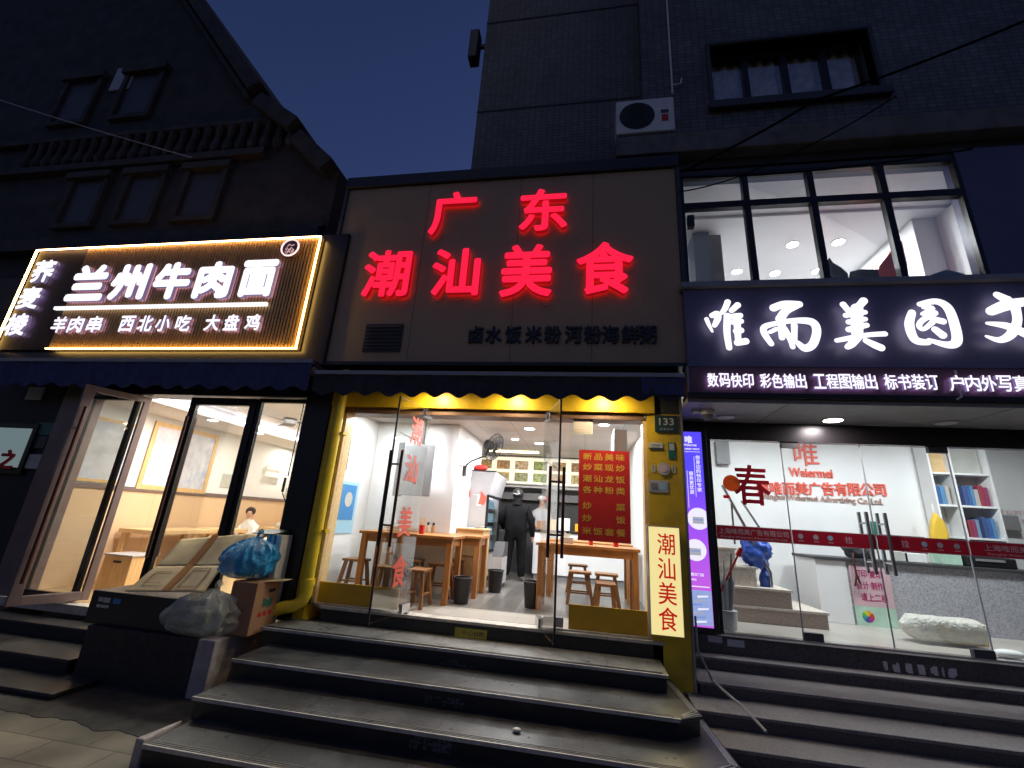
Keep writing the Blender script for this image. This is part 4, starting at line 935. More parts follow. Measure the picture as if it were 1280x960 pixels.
def bowls(x, y, z, n, label):
    t = thing('bowl_stack', label, 'bowls', (x, y, z), 'stacked white bowls')
    for i in range(n):
        zz = z+i*.028; obj('bowl', MB().tube([(x, y, zz), (x, y, zz+.012), (x, y, zz+.05), (x, y, zz+.056), (x, y, zz+.03)], [.03, .04, .085, .08, .05], 14), 'paper', t, smooth=True)
bowls(-7.4, 7.0, TL, 3, 'short stack of white bowls on the nearest pine table'); bowls(-7.32, 8.55, TL, 4, 'taller stack of white bowls on the second pine table'); bowls(-7.55, 8.72, TL, 3, 'white bowls left of the tall stack'); bowls(-7.5, 10.3, TL, 3, 'white bowls on the table behind the seated diner'); bowls(-7.3, 10.55, TL, 2, 'two white bowls at the front edge of the table behind the diner')
# seated diner
q = at(313, 641, 9.38); h0 = Vector((q.x, q.y, q.z)); sp = thing('person', 'seated diner with dark hair in pale clothes in the noodle shop', 'person', (h0.x, h0.y, FL))
zt = h0.z
V = [Vector((h0.x, h0.y+.12, zt-.68)), Vector((h0.x, h0.y+.10, zt-.45)), Vector((h0.x, h0.y+.06, zt-.26)), Vector((h0.x, h0.y+.02, zt-.14)), Vector((h0.x, h0.y, zt-.03)), Vector((h0.x, h0.y, zt+.06))]
Rr = [(.16, .13), (.16, .12), (.18, .11), (.055, .055), (.078, .09), (.065, .075)]; Ed = [(i, i+1) for i in range(5)]
for sx in (-1, 1):
    k = len(V); V += [V[0]+Vector((sx*.1, -.10, -.02)), V[0]+Vector((sx*.11, -.45, 0)), V[0]+Vector((sx*.11, -.42, -.42)), V[0]+Vector((sx*.11, -.5, -.46))]; Rr += [.09, .07, .05, .04]; Ed += [(0, k), (k, k+1), (k+1, k+2), (k+2, k+3)]
    k = len(V); V += [V[2]+Vector((sx*.18, -.01, -.02)), V[2]+Vector((sx*.23, -.12, -.24)), V[2]+Vector((sx*.10, -.30, -.20)), V[2]+Vector((sx*.07, -.36, -.16))]; Rr += [.055, .046, .034, (.026, .02)]; Ed += [(2, k), (k, k+1), (k+1, k+2), (k+2, k+3)]
    fingers(V, Ed, Rr, k+2, k+3, Vector((-sx*.4, -.8, .3)).normalized(), Vector((1, 0, 0)), Vector((0, 0, -1)))
ft = V[0].z
skin_body('body', V, Ed, Rr, ['paper', 'skin', 'grey'], sp, lambda c: 1 if c.z > zt-.15 or (c.y < h0.y-.20 and c.z > ft+.12) else (2 if c.z < ft+.02 else 0))
head_parts(sp, h0, (.5, -.8, -.15), 1.0, .16)
obj('chair_seat', MB().box(h0.x-.22, h0.x+.22, h0.y-.08, h0.y+.35, ft-.18, ft-.135), 'pine', sp) if False else None
sc = thing('dining_chair', 'pine chair under the seated diner', 'chair', (h0.x, h0.y+.15, FL)); obj('seat', MB().box(h0.x-.22, h0.x+.22, h0.y-.12, h0.y+.30, ft-.165, ft-.13), 'pine', sc)
for sx in (-.19, .15):
    for y in (-.1, .26): obj('leg', MB().box(h0.x+sx, h0.x+sx+.04, h0.y+y, h0.y+y+.04, FL, ft-.167), 'pinez', sc)
# lightning cord and handset by the right pane
cable('pull_cord', 'black pull cord with grip hanging behind the right pane', [at(381, 500, 5.7), at(360, 595, 5.7)], .008, 'black', 0)
pc2 = thing('cord_grip', 'black grip and coiled lead at the end of the pull cord', 'cord', at(352, 660, 5.7))
obj('grip', MB().tube([at(357, 597, 5.7), at(353, 615, 5.7)], .018, 8), 'black', pc2); obj('coil', MB().tube([at(353, 616, 5.7), at(357, 628, 5.7), at(356, 640, 5.7), at(353, 650, 5.7)], .007, 6), 'dark', pc2, smooth=True); obj('grip', MB().tube([at(354, 646, 5.7), at(352, 664, 5.7)], .016, 8), 'black', pc2)

# sign of the noodle shop
YL = 5.1
ls = thing('noodle_sign', 'slatted noodle shop sign with white characters and glowing gold border', 'sign', (-6.7, YL, 3.3))
A, B = at(49, 315, YL), at(402, 297, YL); xa, xb = A.x, B.x; zt_, zb_ = (A.z+B.z)/2, at(220, 436, YL).z; xm = at(60, 436, YL).x
obj('box', MB().box(xa-.14, xb+.42, YL+.05, 5.42, zb_-.22, zt_+.10), 'frame', ls, bev=.01)
obj('backing', MB().box(xa-.03, xb+.03, YL+.03, YL+.047, zb_-.02, zt_+.02), 'slatback', ls)
mb = MB(); n = 84
for i in range(n):
    x = xm+.04+(xb-xm-.06)*i/(n-1); mb.box(x-.017, x+.017, YL-.012, YL+.029, zb_+.01, zt_-.01)
obj('slats', mb, 'slat', ls)
obj('side_panel', MB().box(xa+.02, xm+.02, YL+.0, YL+.028, zb_-.015, zt_-.01), 'slatback', ls)
obj('light_strip', MB().box(xa-.012, xb+.012, YL-.04, YL-.018, zt_, zt_+.013), 'strip_pink', ls)
obj('light_strip', MB().box(xb, xb+.014, YL-.04, YL-.018, zb_+.003, zt_-.003), 'strip_em', ls); obj('light_strip', MB().box(xa-.018, xa+.006, YL-.04, YL-.018, zb_+.0, zt_-.003), 'strip_em', ls)
obj('light_strip', MB().box(xm, xb+.02, YL-.04, YL-.018, zb_-.013, zb_), 'strip_em', ls)
WM = ['white_em', 'white_side', 'violet_em']
def lrow(txt, boxes, bold, dep=.05, name='letter'):
    for ch, bx in zip(txt, boxes): big(ch, bx, bold, name, ls, YL, WM, dep)
def slantbox(a, b, y0, y1): return (a, y0, b, y1)
lrow('兰州牛肉面', ((97, 337, 138, 376), (148, 336, 188, 375), (201, 334, 241, 374), (253, 333, 292, 373), (308, 331, 346, 371)), .066)
for ch, (cx, cy) in zip('荞麦棱', ((61, 342), (44, 375), (28, 408))):
    big(ch, (cx-12, cy-12.5, cx+12, cy+12.5), .045, 'letter', ls, YL, WM, .045)
for ch, cx in zip('羊肉串西北小吃大盘鸡', (80, 101, 124, 164, 187, 209, 234, 270, 294, 320)):
    cy = 408-(cx-80)*.012; big(ch, (cx-8.5, cy-9.3, cx+8.5, cy+9.3), .032, 'small_letter', ls, YL, WM, .035)
a, b = at(74, 387, YL), at(337, 383, YL); obj('underline', MB().box(a.x, b.x, YL-.075, YL-.035, (a.z+b.z)/2-.025, (a.z+b.z)/2+.025), 'white_em', ls)
c = at(368, 314.5, YL); lg = obj('round_emblem', MB().cyl((c.x, YL-.10, c.z), (c.x, YL-.03, c.z), .145, n=32), 'maroon', ls)
obj('ring_light', MB().tube([(c.x+.14*math.cos(i*math.pi/18), YL-.105, c.z+.14*math.sin(i*math.pi/18)) for i in range(37)], .012, 6), emat('emblem_ring_light', (1, .72, .72), 1.3), lg)
mb = MB()
for k in range(3): mb.tube([(c.x-.07+i*.014, YL-.104, c.z-.02-k*.03+.02*math.sin(i*1.2+k)) for i in range(11)], .005, 5)
mb.tube([(c.x-.05, YL-.104, c.z+.02), (c.x-.02, YL-.104, c.z+.06), (c.x+.02, YL-.104, c.z+.03), (c.x+.06, YL-.104, c.z+.05)], .006, 5)
obj('emblem_drawing', mb, emat('emblem_print', (1, .6, .6), .7), lg)
obj('hood', MB().box(-9.6, -3.62, 5.05, 5.42, zb_-.30, zb_-.223), 'pinkframe', ls)

# neighbour at far left
nb_ = thing('neighbour_shop', 'dark closed shop front at the far left edge', 'shop', (-11, YF, GZ))
obj('wall', MB().box(-18, -8.15, 5.5, 6.2, GZ, 4.8), 'darkstone', nb_)
a, b = at(-60, 533, 5.5), at(28, 585, 5.5)
w_ = obj('window', MB().box(-13.5, b.x+.08, 5.44, 5.497, b.z-.1, a.z+.08), 'frame', nb_); obj('pane', MB().box(-13.4, b.x, 5.43, 5.438, b.z, a.z), emat('dim_lit_window', (.55, .75, .75), .22), w_)
obj('red_character', lettering('之', (at(6, 577, 5.4).x, 5.425, at(6, 574, 5.4).z), .30, .30, .02, .04), 'redletter', w_)
for px, py, m, lb in ((58, 537, 'green', 'uppermost green plate on the dark pillar at far left'), (49, 552, 'teal', 'grey-green plate on the dark pillar, middle one'), (43, 577, 'plate', 'pale plate lowest on the dark pillar at far left'), (45, 492, 'ltgrey', 'pale box sign under the navy awning at far left')):
    c = at(px, py, 5.49); tag(obj('wall_plate', MB().box(c.x-.16, c.x+.16, 5.47, 5.496, c.z-.11, c.z+.11), m, at0=(c.x, 5.48, c.z), bev=.006), lb, 'plate', 'plates on the dark pillar')

# =================================================================== RIGHT SHOP
YG = 6.15
pr = thing('print_shop', 'right print shop with glass doors, white room and lit upper windows', 'shop', (4, YG, 0))
XE = 9.0
obj('floor', MB().box(1.2, XE, 6.05, 9.5, -.06, 0), 'tilefloor', pr)
obj('back_wall', MB().box(1.2, XE, 8.62, 8.75, 0, 3.3), 'white', pr); obj('left_wall', MB().box(1.17, 1.24, 6.2, 10, 0, 3.3), 'white', pr); obj('ceiling', MB().box(1.2, XE, 6.16, 8.62, 3.0, 3.1), 'white', pr)
obj('right_wall', MB().box(XE, XE+.1, 5.5, 10, -.8, 6.5), 'stucco', pr)
zs = 2.575
obj('soffit', MB().box(1.17, XE, 5.13, 6.12, zs, zs+.05), mat('grey_soffit', (.33, .32, .33), .5, vary=.1), pr)
for px, py, q in ((968, 515, 950), (1262, 512, 1240)):
    a = atz(px, py, zs); obj('soffit_joint', MB().box(a.x-.004, a.x+.004, 5.14, 6.1, zs-.003, zs-.0005), 'dark', pr)
obj('head_beam', MB().box(1.17, XE, 6.10, 6.22, 2.335, 2.572), 'frame', pr)
obj('jamb', MB().box(1.17, 1.30, 6.06, 6.22, 0, 2.333), 'frame', pr); obj('jamb', MB().box(1.585, 1.645, 6.10, 6.2, .0, 2.333), 'frame', pr); obj('plinth_panel', MB().box(1.302, 1.583, 6.12, 6.18, 0, 2.333), 'darkstone', pr)
obj('sill_rail', MB().box(1.65, XE, 6.10, 6.20, .001, .03), 'chrome', pr)
xs_ = [1.65, at(990, 675, YG).x, at(1094, 670, YG).x, at(1212, 690, YG).x, 6.6]
for i in range(4):
    door = i in (1, 2)
    o = obj('glass_door' if door else 'glass_panel', MB().box(xs_[i]+.006, xs_[i+1]-.006, YG-.006, YG+.006, .035, 2.33), 'glass', pr)
    obj('seam', MB().box(xs_[i+1]-.006, xs_[i+1]+.004, YG-.008, YG+.008, .035, 2.33), 'ltgrey', o)
    if door:
        xh = xs_[i+1] if i == 1 else xs_[i]; s_ = -1 if i == 1 else 1
        for y in (YG-.075, YG+.075):
            hb = MB().tube([(xh+s_*.10, y, .80), (xh+s_*.10, y, 1.50)], .02, 12)
            for z in (.93, 1.37): hb.tube([(xh+s_*.10, YG, z), (xh+s_*.10, y, z)], .012, 8)
            obj('handle', hb, 'chrome', o, smooth=True)
        e = xs_[i] if i == 1 else xs_[i+1]; q = 1 if i == 1 else -1
        obj('patch_fitting', MB().box(min(e, e+q*.2), max(e, e+q*.2), YG-.03, YG+.03, .03, .11), 'dark', o); obj('patch_fitting', MB().box(min(e, e+q*.2), max(e, e+q*.2), YG-.03, YG+.03, 2.26, 2.335), 'dark', o)
    bd = obj('vinyl_band', MB().box(xs_[i]+.008, xs_[i+1]-.010, YG-.0095, YG-.0065, 1.075, 1.245), 'redvinyl', o)
    obj('band_line', MB().box(xs_[i]+.01, xs_[i+1]-.01, YG-.0105, YG-.0096, 1.238, 1.243), 'pinkprint', bd); obj('band_line', MB().box(xs_[i]+.01, xs_[i+1]-.01, YG-.0105, YG-.0096, 1.077, 1.081), 'pinkprint', bd)
    yb = YG-.0096
    if not door:
        xc = (xs_[i]+xs_[i+1])/2 if i == 0 else xs_[i]+.62
        w = .82 if i == 0 else .95
        obj('band_lettering', lettering('上海唯而美广告有限公司', (xc, yb, 1.178), w, .075, .0012, .012), 'pinkprint', bd); obj('band_lettering', lettering('Shanghai Weiermei Advertising Co.,Ltd.', (xc, yb, 1.108), w*.95, .032, .0012, .006), 'pinkprint', bd)
    else:
        xh = xs_[i+1] if i == 1 else xs_[i]; s_ = -1 if i == 1 else 1
        obj('band_lettering', lettering('拉', (xh+s_*.30, yb, 1.16), .085, .085, .0012, .012), 'pinkprint', bd)
        for k, (dx, m) in enumerate(((.50, 'ltblue'), (.66, 'plate'), (.83, 'ltgrey'))):
            if abs(dx) < abs(xs_[i+1]-xs_[i])-.04:
                obj('band_icon', MB().cyl((xh+s_*dx, yb-.0012, 1.17), (xh+s_*dx, yb, 1.17), .030, n=16), m, bd); obj('band_icon', MB().box(xh+s_*dx-.03, xh+s_*dx+.03, yb-.0012, yb, 1.113, 1.121), 'pinkprint', bd)
# spring festival decal (ordinary character and lantern disc)
c = at(937, 606, YG); dc = thing('festival_decal', 'red spring character decal with orange lantern on the right shop glass', 'decal', (c.x, YG-.01, c.z))
obj('red_character', lettering('春', (c.x+.02, YG-.0075, c.z), .46, .54, .0025, .012), 'decalred', dc)
lc = at(914, 604, YG); obj('lantern', MB().cyl((lc.x, YG-.0125, lc.z), (lc.x, YG-.0105, lc.z), .105, n=28), translucent(mat('orange_print', (.85, .24, .04), .5), .5), dc)
tc_ = at(909, 621, YG); obj('tassel', MB().box(tc_.x-.05, tc_.x+.03, YG-.0115, YG-.0095, tc_.z-.02, tc_.z+.02), 'decalred', dc)
# wall lettering
YB = 8.615
def wrow(txt, a, b, h, name='wall_lettering', bold=.02, m='redwall', dep=.02, fit=False):
    a, b = at(*a, YB), at(*b, YB); c = (a+b)/2; obj(name, lettering(txt, (c.x, YB, c.z), b.x-a.x, h, dep, bold, fit=fit), m, wlg)
wlg = thing('wall_logo', 'red company name and emblem mounted on the right shop white wall', 'lettering', (at(1010, 610, YB).x, YB, at(1010, 610, YB).z))
wrow('唯', (992, 566), (1022, 567), .46, fit=True, bold=.0); wrow('Weiermei', (986, 589), (1040, 593), .155, bold=.02)
for i, ch in enumerate('海唯而美广告有限公司'):
    p = at(953+i*16.3, 610+i*.25, YB); obj('wall_letter', lettering(ch, (p.x, YB, p.z), .215, .235, .02, .018), 'redwall', wlg)
wrow('Shanghai Weiermei Advertising Co.,Ltd.', (950, 622), (1103, 627), .125, m=mat('dull_wall_letters', (.55, .35, .30), .5), bold=.008)
p = at(1258, 640, YB)
for k, s in enumerate(('营业时间', '周一至周日')): obj('wall_lettering', lettering(s, (p.x+.1, YB, p.z-k*.14), .5+.08*k, .085, .004, .01), 'pinkprint', wlg)
# stairs inside
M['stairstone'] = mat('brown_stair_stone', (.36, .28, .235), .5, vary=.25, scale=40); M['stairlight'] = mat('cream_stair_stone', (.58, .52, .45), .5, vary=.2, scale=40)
st = thing('indoor_staircase', 'brown stone staircase rising left inside the print shop', 'staircase', (2, 7.3, 0))
xr = [at(1019, 770, 7.45).x, at(976, 745, 7.45).x, 2.42, 2.16, 1.93, 1.70, 1.47]
z = 0
for i, x in enumerate(xr):
    h = (.21, .24, .26, .24, .24, .24, .24)[i]
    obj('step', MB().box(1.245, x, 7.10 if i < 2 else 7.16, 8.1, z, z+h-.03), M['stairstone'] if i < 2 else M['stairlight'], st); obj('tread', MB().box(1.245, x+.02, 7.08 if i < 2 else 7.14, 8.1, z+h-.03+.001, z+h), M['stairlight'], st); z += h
rl_ = thing('stair_handrail', 'chrome stair handrail slanting down inside the print shop', 'handrail', (2, 7.2, .5))
a, b = at(910, 620, 7.25), at(963, 716, 7.25); a2, b2 = at(936, 640, 8.0), at(952, 664, 8.0)
obj('rail', MB().tube([a+(a-b)*.15, b], .022, 10), 'chrome', rl_); obj('post', MB().tube([b, (b.x, b.y, .46)], .02, 10), 'chrome', rl_); obj('rail', MB().tube([a2+(a2-b2)*.6, b2], .02, 10), 'chrome', rl_)
m_ = at(914, 627, 7.25); obj('post', MB().tube([m_, (m_.x, m_.y, 1.0)], .016, 8), 'chrome', rl_)
def blob(name, c, r, sc, m, parent, amp=.25, freq=3, seg=(48, 32), flat=None, seed=0, fine=.0):
    mb = MB().ball(c, 1, *[r*s for s in sc], seg=seg[0], ring=seg[1]); c = Vector(c); out = []
    for v in mb.v:
        d = v-c; q = d/r*freq+Vector((seed*3.1, seed*1.7, 0))
        f = 1+amp*noise.noise(q)+amp*.6*abs(noise.noise(q*2.3))-amp*.3+fine*(abs(noise.noise(q*5))-.25)
        p = c+d*f
        if flat is not None and p.z < flat: p.z = flat
        out.append(p)
    mb.v = out; return obj(name, mb, m, parent, smooth=True)
bb = thing('blue_sack', 'crumpled blue plastic sack hanging over the indoor stair rail', 'sack', at(947, 695, 7.3))
c = at(944, 688, 7.35); blob('sack', (c.x, c.y, c.z), .26, (.85, .6, 1.0), mat('royal_blue_plastic', (.03, .09, .42), .35), bb, .35, 2.2, seed=2); c2 = at(957, 722, 7.35); blob('sack_tail', (c2.x, c2.y, c2.z-.05), .2, (.42, .4, 1.1), 'royal_blue_plastic' if False else MATS['royal_blue_plastic'], bb, .25, 2, seed=4)
um = thing('umbrella_stand', 'clear umbrella stand with wet umbrellas and brush at the left glass', 'umbrella stand', (1.78, 6.5, 0))
obj('basin', MB().tube([(1.80, 6.5, 0), (1.80, 6.5, .22)], [.11, .13], 20), 'ltgrey', um); 
for i, (dx, dz, m) in enumerate(((-.06, 1.0, 'ltgrey'), (0, .82, 'plate'), (.05, .9, 'grey'))):
    obj('umbrella', MB().tube([(1.80+dx*.5, 6.5, .05), (1.80+dx, 6.5, .35), (1.80+dx*1.4, 6.48, .55), (1.80+dx*1.6, 6.47, .62), (1.80+dx*2.0, 6.46, dz)], [.012, .055, .05, .016, .010], 10), m, um, smooth=True)
c, e = at(912, 716, 6.45), at(922, 695, 6.45); obj('brush', MB().tube([c-(e-c)*1.2, c, e], [.012, .014, .012], 8).tube([e, e+(e-c)*.45], [.035, .03], 8), 'redletter', um)
# counter
YC = 7.75
c0_, c1_, c2_ = at(1024, 702, YC), at(1300, 727, YC), at(1022, 774, YC)
ct = thing('reception_counter', 'reception counter with speckled grey front and white end panel', 'counter', (c0_.x, YC, 0))
x0 = at(1023, 735, YC).x; xs0 = at(1062, 735, YC).x; zt = .86
M['speckle'] = mat('speckled_grey_laminate', (.40, .40, .43), .4, vary=.35, scale=55)
obj('end_panel', MB().box(x0, xs0, YC, YC+.7, 0, zt), 'white', ct, bev=.004); obj('front_panel', MB().box(xs0+.003, 6.6, YC+.01, YC+.7, 0, zt), 'speckle', ct)
obj('worktop', MB().box(x0-.02, 6.62, YC-.03, YC+.72, zt+.002, zt+.045), 'dark', ct, bev=.004); xj = at(1238, 800, YC).x; obj('panel_joint', MB().box(xj-.004, xj+.004, YC+.006, YC+.0095, 0, zt), 'dark', ct)
a, b = at(1061, 707, YC-.02), at(1126, 791, YC-.02)
ps = thing('service_poster', 'pink and green service poster taped on the reception counter front', 'poster', (a.x, YC, b.z))
y = YC-.002; w, h = b.x-a.x, a.z-b.z
M['pposter'] = mat('pink_poster_print', (.62, .42, .46), .5, vary=.08, scale=3); M['gposter'] = mat('green_poster_print', (.45, .66, .52), .5, vary=.15, scale=5); M['mag'] = mat('magenta_print', (.42, .02, .14), .5)
obj('sheet', MB().box(a.x, b.x, y-.006, y, b.z+h*.36, a.z), 'pposter', ps); obj('lower_sheet', MB().box(a.x, b.x, y-.006, y, b.z, b.z+h*.359), 'gposter', ps)
for k, (s, ww) in enumerate((('打印·复印', .80), ('设计·制作', .80), ('请上二楼', .66))): obj('poster_lettering', lettering(s, (a.x+w*.52, y-.0062, a.z-h*(.115+.19*k)), w*ww, h*.135, .002, .02), 'mag', ps)
cc = Vector((a.x+w*.30, y-.0062, b.z+h*.20)); rr = w*.145
for k, col in enumerate(((.6, .05, .04), (.7, .35, .03), (.6, .6, .05), (.1, .45, .1), (.03, .25, .4), (.05, .06, .3), (.3, .04, .3), (.5, .03, .15))):
    t0, t1 = k*math.pi/4, (k+1)*math.pi/4; mb = MB().prism([(cc.x, cc.z)]+[(cc.x+rr*math.cos(t0+(t1-t0)*j/4), cc.z+rr*math.sin(t0+(t1-t0)*j/4)) for j in range(5)], cc.y-.002, cc.y-.0005, 'y')
    obj('colour_wheel_wedge', mb, mat('wheel_%d' % k, col, .5), ps)
# things on the counter
c = at(1071, 696, YC+.2); bg_ = thing('black_bag', 'round black bag with strap on the left end of the reception counter', 'bag', (c.x, YC+.2, zt)); blob('bag', (c.x, YC+.2, zt+.17), .2, (.95, .7, .85), 'dark', bg_, .2, 2, flat=zt+.047, seed=6)
obj('strap', MB().tube([(c.x-.15, YC+.0, zt+.12), (c.x-.19, YC-.06, zt+.02), (c.x-.17, YC-.05, zt-.2), (c.x-.22, YC-.05, zt-.33), (c.x-.14, YC-.05, zt-.30), (c.x-.17, YC-.04, zt-.15)], .014, 8), 'brownbar', bg_, smooth=True)
a, b = at(1212, 710, YC+.1), at(1278, 728, YC+.1); pn = thing('black_printer', 'flat black printer on the right of the reception counter', 'printer', ((a.x+b.x)/2, YC+.3, zt))
obj('body', MB().box(a.x, b.x, YC+.1, YC+.55, zt+.047, zt+.19), 'black', pn, bev=.02); obj('lid', MB().box(a.x+.04, b.x-.04, YC+.14, YC+.5, zt+.192, zt+.215), 'dark', pn, bev=.006); obj('control_panel', MB().box(a.x+.1, b.x-.15, YC+.09, YC+.099, zt+.13, zt+.165), 'grey', pn)
mo = thing('desk_monitor', 'dark maroon backed screen behind the door handles', 'monitor', (at(1125, 690, 8.1).x, 8.1, zt)); a, b = at(1100, 672, 8.1), at(1160, 693, 8.1)
obj('screen', MB().box(a.x, b.x, 8.1, 8.13, b.z, a.z+.05), mat('maroon_plastic', (.10, .03, .05), .4), mo); obj('stand', MB().box((a.x+b.x)/2-.03, (a.x+b.x)/2+.03, 8.11, 8.16, zt+.047, b.z), 'dark', mo); obj('foot', MB().box((a.x+b.x)/2-.12, (a.x+b.x)/2+.12, 8.05, 8.2, zt+.046, zt+.06), 'dark', mo)
for px, w, h, m, lb in ((1098, .30, .16, 'paper', 'white paper stack between the door handles on the counter'), (1122, .18, .14, 'plate', 'pale box right of the paper stack on the counter'), (1140, .30, .13, 'paper', 'white tray right of the pale box on the counter'), (1184, .26, .2, 'gposter', 'pale green carton at the shelf on the counter')):
    q = at(px, 700, YC+.25); tag(obj('counter_item', MB().box(q.x-w/2, q.x+w/2, YC+.15, YC+.4, zt+.047, zt+.047+h), m, at0=(q.x, YC+.25, zt+.047), bev=.008), lb, 'box')
tag(obj('green_card', MB().box(at(1088, 650, 8.58).x, at(1100, 650, 8.58).x, 8.59, 8.6, at(1095, 668, 8.58).z, at(1095, 652, 8.58).z), 'green', at0=at(1094, 660, 8.58)), 'small green card on the white wall behind the handles', 'card')
# shelf unit with binders
YH = 8.32; sh = thing('shelf_unit', 'white open shelf unit with binders against the print shop wall', 'shelf', (at(1170, 650, YH).x, YH, 0))
x0, x1, x2 = at(1156, 560, YH).x, at(1188, 590, YH).x, at(1219, 560, YH).x+.1
zz = [at(1190, 592, YH).z, at(1190, 632, YH).z, at(1200, 672, YH).z]
mb = MB()
for x in (x0, x1-.02, x2): mb.box(x, x+.03, YH, YH+.28, .0, 3.0)
obj('upright', MB().box(x0, x0+.03, YH, YH+.28, 0, 2.98), 'white', sh); obj('upright', MB().box(x1, x1+.05, YH-.002, YH+.28, 0, 2.98), 'white', sh); obj('upright', MB().box(x2, x2+.03, YH, YH+.28, 0, 2.98), 'white', sh)
for z in zz+[.4]: obj('shelf_board', MB().box(x0+.031, x2-.001, YH-.004, YH+.278, z-.015, z+.015), 'white', sh)
obj('back_panel', MB().box(x0, x2, YH+.281, YH+.29, 0, 2.98), 'plate', sh)
random.seed(11); k = 0
bc = [(.05, .13, .35), (.30, .05, .07), (.03, .05, .14), (.10, .25, .45), (.28, .05, .12), (.06, .10, .25), (.45, .42, .40), (.20, .30, .42)]
for si, (za, xa_, xb_) in enumerate(((zz[1], x0+.05, x1-.03), (zz[1], x1+.08, x2-.05), (zz[2], x0+.25, x1-.03), (zz[2], x1+.10, x2-.04))):
    x = xa_
    while x < xb_-.06:
        w = random.uniform(.045, .075); h = random.uniform(.26, .33); col = bc[(k*3+si) % 8]; k += 1
        t = obj('binder', MB().box(x, x+w-.006, YH+.03, YH+.25, za+.016, za+.016+h), mat('binder_%d' % ((k*3+si) % 8), col, .5), at0=(x, YH+.1, za+.016), bev=.004)
        tag(t, '%s binder on the %s %s shelf, place %d from its left' % (('dark blue', 'dark red', 'black navy', 'blue', 'wine red', 'navy', 'grey', 'pale blue')[(k*3+si) % 8], 'upper' if si < 2 else 'lower', 'left' if si % 2 == 0 else 'right', int((x-xa_)/.06)+1), 'binder', 'binders on the shelf unit'); x += w
a = at(1168, 582, YH); tag(obj('framed_certificate', MB().box(a.x-.02, a.x+.28, YH+.1, YH+.13, zz[0]+.016, zz[0]+.42), 'pine', at0=(a.x, YH+.1, zz[0]+.016), bev=.006), 'tan framed certificate on the top shelf', 'certificate')
a = at(1203, 580, YH); tag(obj('framed_certificate', MB().box(a.x-.12, a.x+.32, YH+.1, YH+.13, zz[0]+.016, zz[0]+.50), 'plate', at0=(a.x, YH+.1, zz[0]+.016), bev=.006), 'pale framed certificate on the top shelf, right of the tan one', 'certificate')
rc = thing('yellow_raincoat', 'yellow raincoat hanging in front of the shelf unit', 'raincoat', (at(1168, 660, YH-.1).x, YH-.1, 1.2))
q = at(1170, 652, YH-.1); mb = MB(); n = 22
pts = [at(1167, 640, YH-.08), at(1163, 652, YH-.08), at(1162, 668, YH-.08), at(1166, 705, YH-.08), at(1178, 706, YH-.08), at(1184, 668, YH-.08), at(1178, 652, YH-.08)]
obj('coat', MB().prism([(p.x, p.z) for p in pts], YH-.14, YH-.04, 'y'), mat('yellow_rainwear', (.72, .46, .05), .5), rc, bev=.03); obj('hanger', MB().tube([at(1165, 630, YH-.08), at(1167, 641, YH-.08)], .012, 6), 'white', rc)
# wrapped parcels on the floor
pk = thing('wrapped_parcel', 'long film-wrapped white parcel lying on the floor before the counter', 'parcel', (4.2, 6.9, 0))
a, b = at(1128, 790, 6.9), at(1230, 800, 6.9)
mb = MB(); N = 26; K = 20
for i in range(N+1):
    f = i/N; x = a.x+(b.x-a.x)*f; r = .15*min(1, .25+f*5)*(1 if f < .96 else .8)
    for k in range(K):
        q = 2*math.pi*k/K; dy, dz = math.cos(q), math.sin(q); s = max(abs(dy), abs(dz))**.55; v = Vector((x, 6.92+r*1.1*dy/s, .17+r*dz/s*.95))
        v += Vector((0, 1, 1))*noise.noise(v*9)*.010; v.z = max(v.z, .01); mb.v.append(v)
for i in range(N):
    for k in range(K): mb.f.append((i*K+k, i*K+(k+1) % K, (i+1)*K+(k+1) % K, (i+1)*K+k)); mb.mi.append(0)
mb.f += [tuple(range(K)), tuple(range(N*K, N*K+K))]; mb.mi += [0, 0]
obj('wrap', mb, 'wrapfilm', pk, smooth=True); obj('carton', MB().box(a.x+.55*(b.x-a.x), b.x-.02, 6.80, 7.04, .03, .27), 'card', pk, bev=.01)
c = at(1262, 822, 6.4); tag(obj('white_packet', MB().ball((c.x, 6.4, .05), .1, 1.6, .8, .45), 'paper', at0=(c.x, 6.4, 0), smooth=True), 'small white packet on the floor at the right glass', 'packet')
tb_ = at(1256, 652, YB-.05); tag(obj('wall_clock_box', MB().box(tb_.x-.12, tb_.x+.16, YB-.12, YB-.01, tb_.z-.14, tb_.z+.10), 'grey', at0=tb_, bev=.02), 'grey machine box on the white wall at far right', 'box')
a, b = at(893, 552, 8.6), at(911, 581, 8.6); tag(obj('wall_vent_box', MB().box(a.x, b.x, 8.5, 8.61, b.z, a.z), 'grey', at0=a), 'grey panel high at the left of the print shop wall', 'panel')
# lamps in the print shop
for x, y, p, lb in ((2.6, 7.0, 55, 'hidden ceiling downlight at the left of the print shop'), (4.2, 7.0, 55, 'hidden ceiling downlight in the middle of the print shop'), (5.8, 7.0, 55, 'hidden ceiling downlight at the right of the print shop')):
    area((x, y, 2.98), .35, p, (.93, .97, 1))
